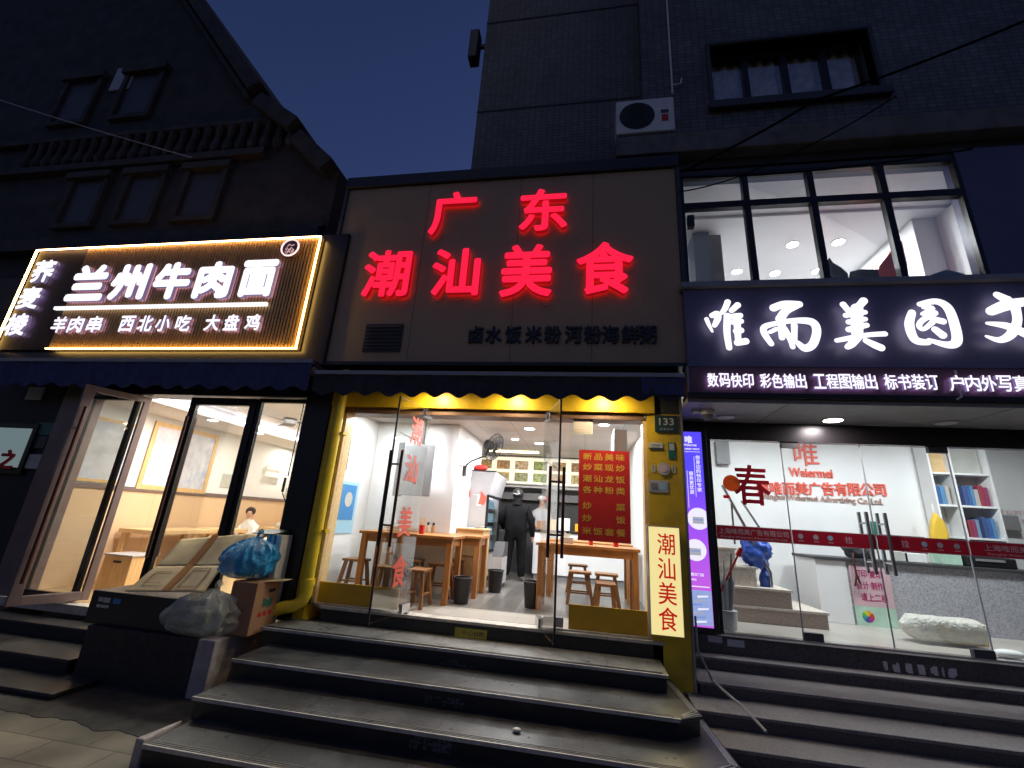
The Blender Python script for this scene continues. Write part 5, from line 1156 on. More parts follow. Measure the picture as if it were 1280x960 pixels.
# soffit lamps
for px, py, on, lb in ((907, 521, 0, 'unlit round lamp in the soffit, left of the lit one'), (1041, 524.5, 1, 'lit round lamp in the soffit above the print shop doors'), (1183, 528, 0, 'unlit round lamp in the soffit, right of the lit one')):
    p = atz(px, py, zs); t = thing('soffit_lamp', lb, 'lamp', (p.x, p.y, zs), 'round soffit lamps'); obj('rim', MB().cyl((p.x, p.y, zs-.012), (p.x, p.y, zs-.001), .115, n=28), 'ltgrey', t); obj('diffuser', MB().cyl((p.x, p.y, zs-.016), (p.x, p.y, zs-.0125), .10, n=28), 'lamp_em' if on else 'white', t)
    if on: area((p.x, p.y, zs-.02), .2, 16, (1, .9, .9))
p = atz(884, 513, zs); dm = thing('dome_camera', 'white dome security camera under the left end of the print sign', 'camera', (p.x, p.y, zs)); obj('base', MB().cyl((p.x, p.y, zs-.06), (p.x, p.y, zs-.001), .085, n=24), 'white', dm); obj('dome', MB().ball((p.x, p.y, zs-.06), .07, 1, 1, .9), 'grey', dm, smooth=True)
obj('arm', MB().box(p.x-.18, p.x-.02, p.y-.03, p.y+.03, zs-.04, zs-.002), 'white', dm)
# sign of the print shop
YR = 5.1; gs = thing('print_sign', 'dark purple print shop sign with big white brush characters', 'sign', (4, YR, 2.6))
zt, zb, zm = at(1060, 357, YR).z, at(1060, 500, YR).z, at(1060, 459, YR).z; xl_ = 1.19
obj('board', MB().box(xl_, XE, YR, YR+.3, zm+.002, zt), 'navy', gs); obj('lower_strip', MB().box(xl_, XE, YR+.01, YR+.3, zb+.06, zm), 'maroon', gs); obj('bottom_trim', MB().box(xl_-.02, XE, YR-.03, YR+.3, zb, zb+.058), 'frame', gs, bev=.006)
obj('end_strip', MB().box(xl_-.022, xl_-.002, YR-.02, YR+.05, zb+.06, zm), 'rail', gs); obj('top_ledge', MB().box(xl_-.03, XE, YR-.06, 5.6, zt+.003, zt+.075), 'rail', gs, bev=.006)
def brush(name, strokes, crop):
    ox, oy, sc = crop; mb = MB()
    for si, (pts, r) in enumerate(strokes):
        P = [at(ox+x/sc, oy+y/sc, YR) for x, y in pts]; n = len(P)
        # smooth the stroke centre line (Catmull-Rom)
        Q = []; RR = []; rs_ = r if isinstance(r, (list, tuple)) else [r]*n
        for i in range(n-1):
            p0, p1, p2, p3 = P[max(i-1, 0)], P[i], P[i+1], P[min(i+2, n-1)]
            for k in range(6):
                t = k/6; Q.append(.5*((2*p1)+(p2-p0)*t+(2*p0-5*p1+4*p2-p3)*t*t+(3*p1-p0-3*p2+p3)*t**3)); RR.append(rs_[i]*(1-t)+rs_[i+1]*t)
        Q.append(P[-1]); RR.append(rs_[-1])
        rm = [.93*x/sc*(at(1001, 420, YR).x-at(1000, 420, YR).x) for x in RR]
        a0 = (Q[0]-Q[1]).normalized(); a1 = (Q[-1]-Q[-2]).normalized()
        Q = [Q[0]+a0*rm[0]*.75, Q[0]+a0*rm[0]*.4]+Q+[Q[-1]+a1*rm[-1]*.4, Q[-1]+a1*rm[-1]*.75]; rm = [rm[0]*.45, rm[0]*.85]+rm+[rm[-1]*.85, rm[-1]*.45]
        t = MB().tube(Q, rm, 12)
        for v in t.v: v.y = YR-.085-si*.0017+(v.y-YR)*.32
        mb.merge(t)
    return obj(name, mb, 'white_em', gs, smooth=True)
c6, c7 = (870, 365, 6.095), (1080, 365, 6.4)
brush('letter', [([(65, 228), (85, 275), (110, 325)], [20, 18, 10]), ([(105, 205), (145, 190), (150, 225), (125, 280)], [26, 30, 30, 22]), ([(225, 100), (205, 150), (180, 185)], [28, 26, 20]), ([(222, 205), (218, 330), (235, 450)], [32, 30, 26]), ([(300, 125), (250, 170)], [30, 24]),
                 ([(245, 215), (320, 205)], [28, 26]), ([(260, 258), (325, 248)], [24, 26]), ([(290, 210), (300, 390)], [34, 26]), ([(280, 325), (325, 318)], [26, 28]), ([(290, 412), (360, 400)], [30, 32])], c6)
brush('letter', [([(565, 148), (650, 118), (765, 120)], [36, 34, 32]), ([(740, 125), (660, 170), (615, 235)], [36, 36, 40]), ([(590, 262), (500, 290), (500, 340), (552, 420)], [22, 28, 30, 24]), ([(540, 330), (590, 305)], [18, 20]), ([(625, 230), (630, 375)], [36, 26]), ([(640, 300), (690, 380), (710, 445)], [30, 26, 22]),
                 ([(600, 262), (720, 245), (850, 255), (888, 320), (860, 420), (800, 452), (745, 410)], [22, 26, 36, 36, 36, 34, 22]), ([(720, 280), (722, 400)], [28, 22])], c6)
brush('letter', [([(1088, 118), (1130, 170)], [28, 26]), ([(1245, 92), (1195, 150)], [34, 30]), ([(1105, 205), (1255, 180)], [24, 22]), ([(1125, 255), (1255, 232)], [24, 22]), ([(1125, 312), (1265, 278)], [26, 24]), ([(1190, 150), (1190, 340)], [50, 48]), ([(1035, 395), (1160, 372), (1280, 352), (1400, 345)], [20, 24, 22, 24]), ([(1205, 360), (1150, 420), (1115, 445)], [32, 32, 24]), ([(1250, 395), (1320, 430), (1372, 452)], [24, 32, 32])], c6)
brush('letter', [([(342, 190), (320, 290), (365, 405), (470, 428)], [32, 40, 38, 26]), ([(398, 128), (530, 105), (625, 160), (680, 310), (690, 420), (620, 448), (470, 408)], [24, 30, 40, 42, 42, 32, 18]), ([(430, 150), (500, 160), (420, 205)], [22, 24, 18]), ([(520, 195), (420, 255), (395, 300), (430, 325), (500, 270)], [28, 24, 24, 18, 24]), ([(500, 245), (585, 265)], [30, 30]), ([(515, 325), (580, 375)], [30, 36])], c7)
brush('letter', [([(1005, 50), (1090, 95)], [30, 44]), ([(955, 185), (1080, 135), (1240, 105)], [40, 50, 38]), ([(1150, 150), (1165, 260), (1120, 360), (1030, 410), (920, 380)], [40, 36, 38, 28, 12]), ([(925, 278), (1080, 300), (1230, 360), (1350, 420)], [14, 34, 42, 40])], c7)
q = at(1330, 415, YR); big('广', (1325, 372, 1395, 445), .06, 'letter', gs, YR, WM, .08)
for s, xa_, xb_, y0, y1 in (('数码快印', 882, 940, 477, 478), ('彩色输出', 947, 1005, 478, 478.5), ('工程图输出', 1013, 1092, 478.8, 479.2), ('标书装订', 1100, 1168, 479.4, 480), ('户内外写真', 1180, 1279, 481, 482)):
    for i, ch in enumerate(s):
        w = (xb_-xa_)/len(s); cx = xa_+w*(i+.5); cy = y0+(y1-y0)*i/len(s); big(ch, (cx-w*.45, cy-8.2-(cx-880)*.004, cx+w*.45, cy+8.2+(cx-880)*.004), .02, 'small_letter', gs, YR+.01, WM, .03)
a, b, c = at(1194, 463, YR-.04), at(1202, 496, YR-.04), at(1196, 499, YR-.04); obj('loose_wire', MB().tube([a, b, c], .010, 6), 'paper', gs)
# upper floor room and windows
YU = 5.42; zu0, zu1 = zt+.078, at(1000, 212, YU).z; xu0, xu1 = at(858, 300, YU).x, at(1214, 290, YU).x
ZU = 6.32
obj('upper_wall', MB().box(xu1+.05, XE, YU-.02, 5.62, zt+.078, 6.20), 'navy', pr); obj('upper_jamb', MB().box(1.18, xu0-.05, YU-.02, 5.62, zt+.078, 6.155), 'dark', pr); obj('upper_head', MB().box(xu0-.05, xu1+.05, YU+.02, 5.62, zu1+.001, 6.20), 'dark', pr)
obj('upper_floor', MB().box(1.17, XE, 5.5, 11, 3.9, zt+.06), 'grey', pr); obj('upper_ceiling', MB().box(1.17, XE, 5.63, 11, ZU-.0, ZU+.1), 'white', pr) if False else None
obj('upper_ceiling', MB().box(1.0, 6.2, 6.35, 12, 6.0, 6.099), 'white', pr); obj('upper_bulkhead', MB().box(1.0, 6.2, 5.625, 6.349, 6.055, 6.094).box(1.0, 6.2, 6.33, 6.3485, 6.0, 6.054), 'white', pr)
uw = obj('upper_window', MB().box(xu0-.05, xu0, YU-.03, YU+.05, zu0, zu1).box(xu1, xu1+.05, YU-.03, YU+.05, zu0, zu1).box(xu0, xu1, YU-.03, YU+.05, zu1-.05, zu1).box(xu0, xu1, YU-.03, YU+.05, zu0, zu0+.03), 'frame', pr, bev=.005)
ztr = at(1060, 249, YU).z; mu = MB().box(xu0, xu1, YU-.035, YU+.05, ztr-.05, ztr+.05)
obj('transom', mu, 'frame', uw)
for px, py, w in ((930, 228, .04), (1011, 222, .04), (1099, 215, .04)):
    x = at(px, py, YU).x; obj('mullion', MB().box(x-w, x+w, YU-.031, YU+.049, zu0+.03, zu1-.05), 'frame', uw)
obj('pane', MB().box(xu0, xu1, YU+.008, YU+.014, zu0, zu1), 'glass', uw)
ur = thing('upper_room', 'bright white upstairs room seen through the upper windows', 'room', (3, 8, 4))
obj('back_wall', MB().box(1.2, 6.2, 10.6, 10.7, 4.1, 5.998), 'white', ur); obj('left_wall', MB().box(1.14, 1.24, 5.7, 10.6, 4.1, 5.998), 'white', ur)
xq = at(1143, 290, 6.56).x; obj('right_wall', MB().box(xq, xq+.1, 6.56, 10.6, 4.1, 5.998), 'white', ur); obj('facing_wall', MB().box(xq+.101, 6.2, 6.56, 6.7, 4.1, 5.998), 'white', ur); obj('right_return', MB().box(5.0+.3, 5.4, 5.7, 6.559, 4.1, 5.998), 'white', ur)
for px, py, lb in ((921, 339, 'leftmost ceiling downlight in the upstairs room'), (968.5, 341, 'second ceiling downlight in the upstairs room, beside the leftmost'), (990.5, 305, 'ceiling downlight of the upstairs room in the second pane'), (1048, 302, 'ceiling downlight of the upstairs room in the third pane'), (1021, 338.5, 'ceiling downlight beside the mullion in the upstairs room'), (1106, 336, 'ceiling downlight over the red box in the upstairs room')):
    p = atz(px, py, 6.0); downlight(p.x, min(p.y, 10.4), 6.0, .085, 46, lb, (.96, .97, 1), 'upstairs ceiling downlights')
ca = thing('grey_cabinet', 'tall grey-blue cabinet in the left pane of the upstairs room', 'cabinet', (1.9, 6.6, 4.1))
a, b, c = at(866, 310, 6.7), at(888, 289, 6.7), at(904, 294, 6.9); M['cab'] = mat('grey_blue_laminate', (.20, .24, .32), .5)
obj('body', MB().box(at(868, 320, 6.6).x, at(888, 320, 6.6).x, 6.6, 7.6, 4.12, at(888, 290, 6.6).z), 'cab', ca, bev=.005); obj('side', MB().box(at(888, 320, 6.6).x+.003, at(904, 320, 6.6).x, 6.62, 7.6, 4.12, at(900, 293, 6.62).z), 'grey', ca, bev=.005)
pc3 = at(863, 300, 5.9); tag(obj('wall_column', MB().box(1.245, 1.46, 5.9, 6.2, 4.1, at(865, 281, 5.9).z), 'ltgrey', at0=(1.35, 6, 4.1)), 'grey-brown column at the far left of the upstairs room', 'column')
YV = 5.62
def silbox(name, label, cat, pts, y, d, m):
    P = [at(px, py, y) for px, py in pts]; c = P[0]
    return tag(obj(name, MB().prism([(p.x, p.z) for p in P], y, y+d, 'y'), m, at0=(c.x, y, c.z), bev=.012), label, cat)
silbox('black_sack', 'black sack with torn peak on the upper window sill', 'sack', [(1027, 351), (1032, 330), (1037, 321), (1042, 328), (1052, 334), (1060, 341), (1062, 351)], YV, .25, 'black')
silbox('black_case', 'flat black case right of the black sack on the upper sill', 'case', [(1061, 351), (1063, 339), (1075, 336), (1098, 336), (1101, 351)], YV+.02, .3, 'dark')
silbox('black_case', 'low black case at the right end of the upper sill', 'case', [(1160, 351), (1164, 343), (1184, 336), (1207, 342), (1210, 350)], YV+.02, .3, 'dark')
silbox('red_box', 'red box standing on the upstairs sill behind the third mullion', 'box', [(1094, 350), (1100, 331), (1114, 314), (1124, 303), (1128, 300), (1135, 330), (1137, 350)], YV+.5, .3, 'redwall')
c = at(862, 279, YU-.06); tag(obj('sensor_box', MB().box(c.x-.03, c.x+.05, YU-.12, YU-.035, c.z-.09, c.z+.09), 'black', at0=c), 'small black sensor at the left edge of the upper window', 'sensor')

# lightboxes
a, b = at(811.5, 658, 5.27), at(856, 797, 5.27)
lb = thing('yellow_lightbox', 'glowing pale yellow lightbox with red vertical characters on right pillar', 'lightbox', (a.x, 5.27, b.z))
lx0, lx1 = at(813, 730, 5.27).x, at(852, 730, 5.27).x; lx1 += .0
lz0, lz1 = b.z, a.z
obj('case', MB().box(lx0-.012, lx1+.012, 5.29, 5.434, lz0-.012, lz1+.012), 'rail', lb, bev=.004); obj('face', MB().box(lx0, lx1, 5.27, 5.289, lz0, lz1), 'lbox', lb)
M['redlit'] = mat('backlit_red_print', (.5, .02, .01), .5, emit=(.75, .02, .01), estr=.55)
for ch, py in zip('潮汕美食', (682, 707, 741, 776)):
    c = at(833+(py-682)*.022, (680, 711, 742, 774)[['潮', '汕', '美', '食'].index(ch)], 5.269); obj('red_character', lettering(ch, (c.x, 5.2695, c.z), .20, .235, .003, .010), 'redlit', lb)
area(((lx0+lx1)/2, 5.24, (lz0+lz1)/2), .3, 5, (1, .85, .45), rot=(R(-90), 0, 0), shape='RECTANGLE', sy=1.0)
a, b = at(855, 540, 5.95), at(890, 783, 5.95)
pb = thing('purple_lightbox', 'tall violet lightbox advertising printing beside the print shop glass', 'lightbox', (1.4, 5.95, .1))
bx0, bx1 = at(857, 660, 5.95).x, at(884, 660, 5.95).x; bz0, bz1 = at(878, 784, 5.95).z, at(865, 540, 5.95).z
obj('case', MB().box(bx0-.06, bx1+.07, 5.96, 6.10, bz0-.06, bz1+.06), 'black', pb, bev=.008)
def grad_mat():
    m = bpy.data.materials.new('violet_print'); m.use_nodes = True; n = m.node_tree.nodes; l = m.node_tree.links; b_ = n['Principled BSDF']
    tc = n.new('ShaderNodeTexCoord'); sp = n.new('ShaderNodeSeparateXYZ'); l.new(tc.outputs['Object'], sp.inputs[0])
    mr = n.new('ShaderNodeMapRange'); mr.inputs[1].default_value = bz0-.1; mr.inputs[2].default_value = bz1-.1; l.new(sp.outputs[2], mr.inputs[0])
    cr = n.new('ShaderNodeValToRGB'); e = cr.color_ramp.elements; e[0].position = .15; e[0].color = (.58, .12, .75, 1); e[1].position = .75; e[1].color = (.10, .07, 1.0, 1); x = e.new(.45); x.color = (.38, .09, .90, 1)
    l.new(mr.outputs[0], cr.inputs[0]); l.new(cr.outputs[0], b_.inputs['Emission Color']); b_.inputs['Emission Strength'].default_value = 1.0; b_.inputs['Base Color'].default_value = (.1, .05, .3, 1); b_.inputs['Roughness'].default_value = .2; return m
obj('face', MB().box(bx0, bx1, 5.945, 5.959, bz0, bz1), grad_mat(), pb)
M['wlit'] = emat('backlit_white_print', (.9, .86, 1), .95); M['glit'] = emat('backlit_grey_print', (.55, .55, .62), .7); M['blit'] = emat('backlit_blue_print', (.25, .35, .75), .8)
yb = 5.9445; bw, bh = bx1-bx0, bz1-bz0
def pbt(s, fx, fz, w, h, vert=False, bold=.02):
    if vert:
        for i, ch in enumerate(s): obj('lit_character', lettering(ch, (bx0+bw*fx, yb, bz1-bh*fz-i*h), w, h*.95, .0015, bold), 'wlit', pb)
    else: obj('lit_lettering', lettering(s, (bx0+bw*fx, yb, bz1-bh*fz), w, h, .0015, bold), 'wlit', pb)
pbt('唯', .36, .045, .10, .10, bold=.04); pbt('Weiermei', .42, .075, .16, .032); pbt('上海唯而美广告有限公司', .5, .098, .19, .022); pbt('Shanghai Weiermei Advertising', .5, .114, .19, .016, bold=.008)
pbt('您身边的快印专家', .76, .145, .058, .058, True); pbt('服务更优质', .40, .235, .055, .058, True)
obj('lit_line', MB().box(bx0+bw*.57, bx0+bw*.59, yb-.0015, yb, bz1-bh*.36, bz1-bh*.14), 'wlit', pb); obj('lit_line', MB().box(bx0+bw*.20, bx0+bw*.22, yb-.0015, yb, bz1-bh*.42, bz1-bh*.22), 'wlit', pb)
for fx, fz, r in ((.62, .475, .13), (.40, .635, .125)):
    cx, cz = bx0+bw*fx, bz1-bh*fz; P = []
    for i in range(40):
        q = i*math.pi/20; P.append((min(max(cx+r*math.cos(q), bx0+.002), bx1-.002), cz+r*math.sin(q)))
    d_ = obj('round_picture', MB().prism(P, yb-.0016, yb, 'y'), 'wlit', pb)
    obj('machine_picture', MB().box(max(cx-.07, bx0+.01), min(cx+.06, bx1-.01), yb-.003, yb-.0017, cz-.06, cz+.02), 'glit', d_); obj('machine_picture', MB().box(max(cx-.06, bx0+.012), min(cx+.05, bx1-.012), yb-.0045, yb-.0031, cz-.02, cz-.005), 'blit', d_)
pbt('图文门店', .42, .755, .15, .036); pbt('地址', .25, .78, .06, .026); obj('lit_line', MB().box(bx0+.02, bx1-.02, yb-.0015, yb, bz1-bh*.815, bz1-bh*.81), 'wlit', pb)
pic = obj('photo_panel', MB().box(bx0+.004, bx1-.004, yb-.0015, yb, bz0+.02, bz0+bh*.17), mat('lit_photo', (.3, .4, .8), .4, vary=.8, scale=9, emit=(.42, .55, .95), estr=.65), pb)
random.seed(9)
for i in range(7):
    z = bz0+.04+i*.045; x = bx0+.02+random.random()*.08; obj('photo_detail', MB().quad((x, yb-.003, z), (x+.12, yb-.003, z+.015), (x+.12, yb-.003, z+.032), (x, yb-.003, z+.022), .001), ('wlit', 'blit', 'glit')[i % 3], pic)
# plates on the yellow pillar
a, b = at(818, 519, 5.43), at(848, 541, 5.43); hn = thing('house_number', 'dark house number plate reading 133 on the yellow pillar', 'house number', (a.x, 5.43, b.z)); obj('plate', MB().box(a.x, b.x, 5.42, 5.434, b.z, a.z), 'teal', hn, bev=.005)
w = b.x-a.x; h = a.z-b.z; obj('digits', lettering('133', ((a.x+b.x)/2, 5.4195, b.z+h*.62), w*.62, h*.40, .003, .02), 'plate', hn)
for i in range(4): obj('small_mark', MB().box(a.x+w*(.22+i*.15), a.x+w*(.32+i*.15), 5.417, 5.4195, b.z+h*.13, b.z+h*.24), 'grey', hn)
def plate(name, label, cat, p0, p1, m):
    a, b = at(*p0, 5.43), at(*p1, 5.43); t = thing(name, label, cat, (a.x, 5.43, b.z)); obj('plate', MB().box(a.x, b.x, 5.432, 5.4385, b.z, a.z), m, t, bev=.003); return t, a, b
t, a, b = plate('notice_plate', 'small pale plate below the house number, left of the green one', 'plate', (811, 553), (829, 562), 'plate'); obj('shadow_edge', MB().box(a.x, b.x, 5.428, 5.4315, b.z, b.z+.018), 'dark', t)
for i in range(2): obj('print_line', MB().box(a.x+.03, b.x-.04, 5.430, 5.4318, a.z-.035-i*.03, a.z-.025-i*.03), 'grey', t)
t, a, b = plate('green_plate', 'green and white door code plate below the house number', 'plate', (835, 553), (845, 574), 'green'); obj('white_field', MB().box(a.x+.012, b.x-.012, 5.429, 5.4315, (a.z+b.z)/2+.005, a.z-.012), 'plate', t)
t, a, b = plate('grey_plate', 'blue-grey notice plate above the yellow lightbox', 'plate', (811, 600), (836, 616), 'ltgrey'); obj('print_block', MB().box(a.x+.02, (a.x+b.x)/2-.01, 5.429, 5.4315, b.z+.03, a.z-.03), 'grey', t); obj('print_block', MB().box((a.x+b.x)/2+.01, b.x-.02, 5.429, 5.4315, b.z+.03, a.z-.03), 'ltblue', t)
c = at(829.5, 586, 5.43); t = thing('round_emblem', 'round pale emblem with side tabs on the yellow pillar', 'emblem', c); obj('disc', MB().cyl((c.x, 5.425, c.z), (c.x, 5.4385, c.z), .072, n=28), 'plate', t); obj('inner_ring', MB().cyl((c.x, 5.422, c.z), (c.x, 5.4248, c.z), .045, n=24), 'pinkprint', t)
for s_ in (-1, 1):
    for k in (.10, .13): obj('tab', MB().box(c.x+s_*k-.008, c.x+s_*k+.008, 5.434, 5.4385, c.z-.045, c.z+.045), 'plate', t)

# yellow downpipe
dp = thing('downpipe', 'yellow painted downpipe with elbow at the left of the restaurant', 'pipe', (-3.43, 5.33, 0))
yp = 5.33; xp = (at(428, 495, yp).x+at(398, 660, yp).x)/2; e0 = at(388, 752, yp); e1 = at(340, 778, 5.15)
obj('pipe', MB().tube([(xp, yp, 3.0), (xp, yp, .25)], .062, 16), 'pipe', dp, smooth=True)
obj('elbow', MB().tube([(xp, yp, .27), (xp, yp, .13), (xp-.025, yp-.01, .05), (xp-.10, yp-.03, -.005), (xp-.24, yp-.06, -.035), (xp-.40, yp-.12, -.115)], .072, 16), 'pipe', dp, smooth=True)
obj('collar', MB().tube([(xp, yp, .22), (xp, yp, .30)], .08, 16), 'pipe', dp, smooth=True)
for z in (at(410, 541, yp).z, at(394, 663, yp).z): obj('clamp', MB().tube([(xp, yp, z-.02), (xp, yp, z+.02)], .072, 16).box(xp+.06, xp+.12, yp-.02, 5.42, z-.018, z+.018), 'pipe', dp)

# =================================================================== STEPS
cs_ = thing('stone_steps', 'dark granite steps leading up to the restaurant doorway', 'steps', (-1.2, 4.5, GZ))
def tread(par, poly, z, zlow, lipm='lip', tm='tread', rm='black_gran', over=.02, th=.03):
    # riser block below, tread slab above, pale nosing strip along the front edges
    cx = sum(p[0] for p in poly)/len(poly); cy = sum(p[1] for p in poly)/len(poly)
    inner = [(p[0]+(over if p[0] < cx else -over), p[1]+(over if p[1] < cy else -over)) for p in poly]
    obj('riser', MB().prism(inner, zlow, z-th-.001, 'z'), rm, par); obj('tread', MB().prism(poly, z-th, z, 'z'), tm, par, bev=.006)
# top slab under the doors
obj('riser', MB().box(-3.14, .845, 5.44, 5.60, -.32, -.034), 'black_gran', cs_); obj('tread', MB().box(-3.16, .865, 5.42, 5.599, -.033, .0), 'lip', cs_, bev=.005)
T = [(-.17, 4.93, -3.54, .81, None), (-.325, 4.38, -3.39, .80, (1.0, 4.52, 5.42)), (-.48, 3.90, -3.31, .90, (1.16, 4.05, 5.4)), (-.635, 3.45, -3.25, 1.0, (1.30, 3.62, 5.4))]
for i, (z, y, xa_, xb_, ch) in enumerate(T):
    yb_ = 5.435 if i == 0 else T[i-1][1]+.08
    zl = T[i+1][0]-.05 if i < 3 else GZ-.05
    if ch: poly = [(xa_, y), (xb_, y), (ch[0], ch[1]), (ch[0]-.10, ch[2]-.02*i), (.815, ch[2]-.02*i), (.80, yb_), (xa_, yb_)]
    else: poly = [(xa_, y), (xb_, y), (xb_, yb_), (xa_, yb_)]
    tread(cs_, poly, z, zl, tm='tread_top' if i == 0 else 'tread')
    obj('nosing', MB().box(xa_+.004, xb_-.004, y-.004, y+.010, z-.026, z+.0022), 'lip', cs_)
    for q in range(3):
        xj_ = xa_+(xb_-xa_)*(q+.72+.13*((i*7+q*3) % 4-1.5))/3.2; obj('slab_joint', MB().box(xj_-.003, xj_+.003, y+.012, yb_-.004, z+.0004, z+.0018), 'black', cs_)
    random.seed(40+i); sp_ = MB()
    for q in range(16): sx_, sy_ = random.uniform(xa_+.1, xb_-.1), random.uniform(y+.03, yb_-.10); sp_.cyl((sx_, sy_, z+.0003), (sx_, sy_, z+.0016), random.uniform(.008, .022), n=9)
    obj('gum_spots', sp_, 'darkstone', cs_)['kind'] = 'stuff'
    ln = MB()
    for k in range(3): ln.box(xa_+.05, xb_-.05, y+.018+k*.022, y+.026+k*.022, z+.0005, z+.003)
    obj('nosing_groove', ln, 'tread_top' if i else 'tread', cs_)
M['steel_strip'] = mat('worn_steel_strip', (.5, .5, .52), .3, .8, vary=.2)
for i in (1, 2):
    z, y, xa_, xb_, ch = T[i]; mb = MB()
    for k in (0, .03, .06): mb.bar((xb_+.02, y+.03+k*.8, z+.003), (ch[0]-.03-k*.4, ch[1]+.01+k, z+.003), .010, .005); mb.bar((ch[0]-.03-k*.6, ch[1]+.05, z+.003), (ch[0]-.125-k*.6, ch[2]-.10, z+.003), .010, .005)
    obj('edge_strip', mb, 'steel_strip', cs_)
a, b = at(569, 782, 5.43), at(608, 800, 5.43); yk = thing('caution_sticker', 'yellow caution sticker on the threshold riser', 'sticker', (a.x, 5.43, b.z)); obj('sheet', MB().box(a.x, b.x, 5.432, 5.4385, b.z, a.z-.015), mat('dirty_yellow_print', (.48, .40, .04), .6, vary=.2, scale=12), yk)
obj('sticker_lettering', lettering('小心台阶', ((a.x+b.x)/2+.03, 5.4315, (a.z+b.z)/2-.005), (b.x-a.x)*.70, (a.z-b.z)*.45, .001, .02), 'dark', yk)
for (p0, p1, y, lb) in (((550, 822), (592, 840), 4.948, 'upper worn grey sticker on the step riser'), ((532, 867), (580, 886), 4.398, 'middle worn grey sticker on the step riser'), ((513, 915), (564, 943), 3.918, 'lowest worn grey sticker on the step riser, rounded top')):
    a, b = at(*p0, y), at(*p1, y); t = thing('worn_sticker', lb, 'sticker', (a.x, y, b.z), 'worn step stickers')
    random.seed(int(p0[0])); mb = MB()
    for i in range(9):
        for j in range(3):
            if random.random() < .72: x = a.x+(b.x-a.x)*i/9; zq = b.z+(a.z-b.z)*j/3; mb.box(x, x+(b.x-a.x)/9*random.uniform(.5, 1), y-.004, y-.0005, zq, zq+(a.z-b.z)/3*random.uniform(.5, 1))
    obj('sheet_remnant', mb, mat('worn_sticker_film', (.075, .075, .078), .6, vary=.3), t)
c = atz(646, 915, -.477); tag(obj('crumpled_tissue', MB().ball((c.x, c.y, -.465), .03, 1.2, .9, .6), 'plate', at0=c, smooth=True), 'crumpled pale scrap lying on the third step', 'litter')

# left steps
l_ = thing('stone_steps', 'grey stone steps up to the noodle shop at lower left', 'steps', (-8, 4.5, GZ))
for i, (z, y, yb_) in enumerate(((-.455, 5.06, 5.40), (-.60, 4.56, 5.14), (-.735, 4.14, 4.64))):
    xe = (-5.85, -5.46, -5.02)[i]
    tread(l_, [(-13, y), (xe, y), (xe, yb_), (-13, yb_)], z, GZ-.05, rm='darkstone')
# pedestal and cheek wall
pd = thing('stone_pedestal', 'black stone plinth carrying the rubbish between the two stairs', 'plinth', (-4.6, 4.9, GZ))
ypf = 4.6; xl2, xr2 = at(104, 800, ypf).x, at(250, 800, ypf).x
zp = at(200, 793, ypf).z
obj('block', MB().box(xl2, xr2-.002, ypf, 5.39, GZ-.05, zp), 'darkstone', pd, bev=.01)

ck_ = thing('cheek_wall', 'pale concrete stair cheek wall with stepped top', 'wall', (xr2, 4.6, GZ))
obj('front_slab', MB().box(xr2, xr2+.20, ypf-.02, ypf+.15, GZ-.05, zp+.01), 'conc', ck_, bev=.012)
obj('side_slab', MB().prism([(ypf+.152, GZ), (5.40, GZ), (5.40, zp+.015), (ypf+.152, zp+.005)], xr2+.0, xr2+.195, 'x'), 'conc', ck_, bev=.008)
a = at(176, 929, 3.5); kb = thing('broken_kerb', 'pale broken kerb stone at the left end of lowest step', 'kerb stone', (-3.45, 3.6, GZ))
p0, p1 = atz(180, 905, -.60), atz(225, 900, -.60)
obj('stone', MB().prism([(-3.33, 3.46), (-3.254, 3.46), (-3.254, 3.80), (-3.28, 3.80)], GZ-.05, -.61, 'z'), 'conc', kb, bev=.012)

# right steps
r_ = thing('stone_steps', 'pinkish granite steps up to the print shop at lower right', 'steps', (4, 5.2, GZ))
TR = [(-.18, 5.83), (-.305, 5.38), (-.43, 4.98), (-.555, 4.60), (-.68, 4.22)]
obj('riser', MB().box(1.17, XE, 6.02, 6.098, -.4, -.001), 'riser_r', r_)
obj('tread', MB().box(1.17, XE, 6.0, 6.0985, .0003, .012), 'riser_r', r_)
for i, (z, y) in enumerate(TR):
    yb_ = 6.015 if i == 0 else TR[i-1][1]+.06
    x0 = 1.168 if i < 2 else 1.05
    tread(r_, [(x0, y), (XE, y), (XE, yb_), (x0, yb_)], z, GZ-.05, tm='tread_r', rm='riser_r')
for p0, p1, lb in (((885, 794), (903, 804), 'pale worn sticker at the left end of print shop sill'), ((909, 799), (931, 810), 'pale worn sticker right of its twin on the print shop sill')):
    a, b = at(*p0, 6.01), at(*p1, 6.01); tag(obj('worn_sticker', MB().box(a.x, b.x, 6.012, 6.0185, b.z, a.z), 'ltgrey', at0=a), lb, 'sticker')
vs_ = thing('worn_lettering', 'peeling pale block lettering on the riser below the glass doors', 'lettering', at(1150, 836, 6.0))
random.seed(21)
for i, (pa, pb_) in enumerate(((1103, 1111), (1115, 1126), (1131, 1142), (1146, 1158), (1162, 1174), (1176, 1182), (1184, 1198))):
    a, b = at(pa, 826+(pa-1103)*.11, 6.012), at(pb_, 840+(pa-1103)*.11, 6.012); mb = MB()
    for k in range(5):
        x = a.x+(b.x-a.x)*random.random()*.6; zq = b.z+(a.z-b.z)*random.random()*.6; mb.box(x, min(b.x, x+.06), 6.0125+k*.0007, 6.0185, zq, min(a.z, zq+.05))
    obj('letter_remnant', mb, 'riser_pale' if False else mat('peeling_print', (.62, .58, .58), .6), vs_)
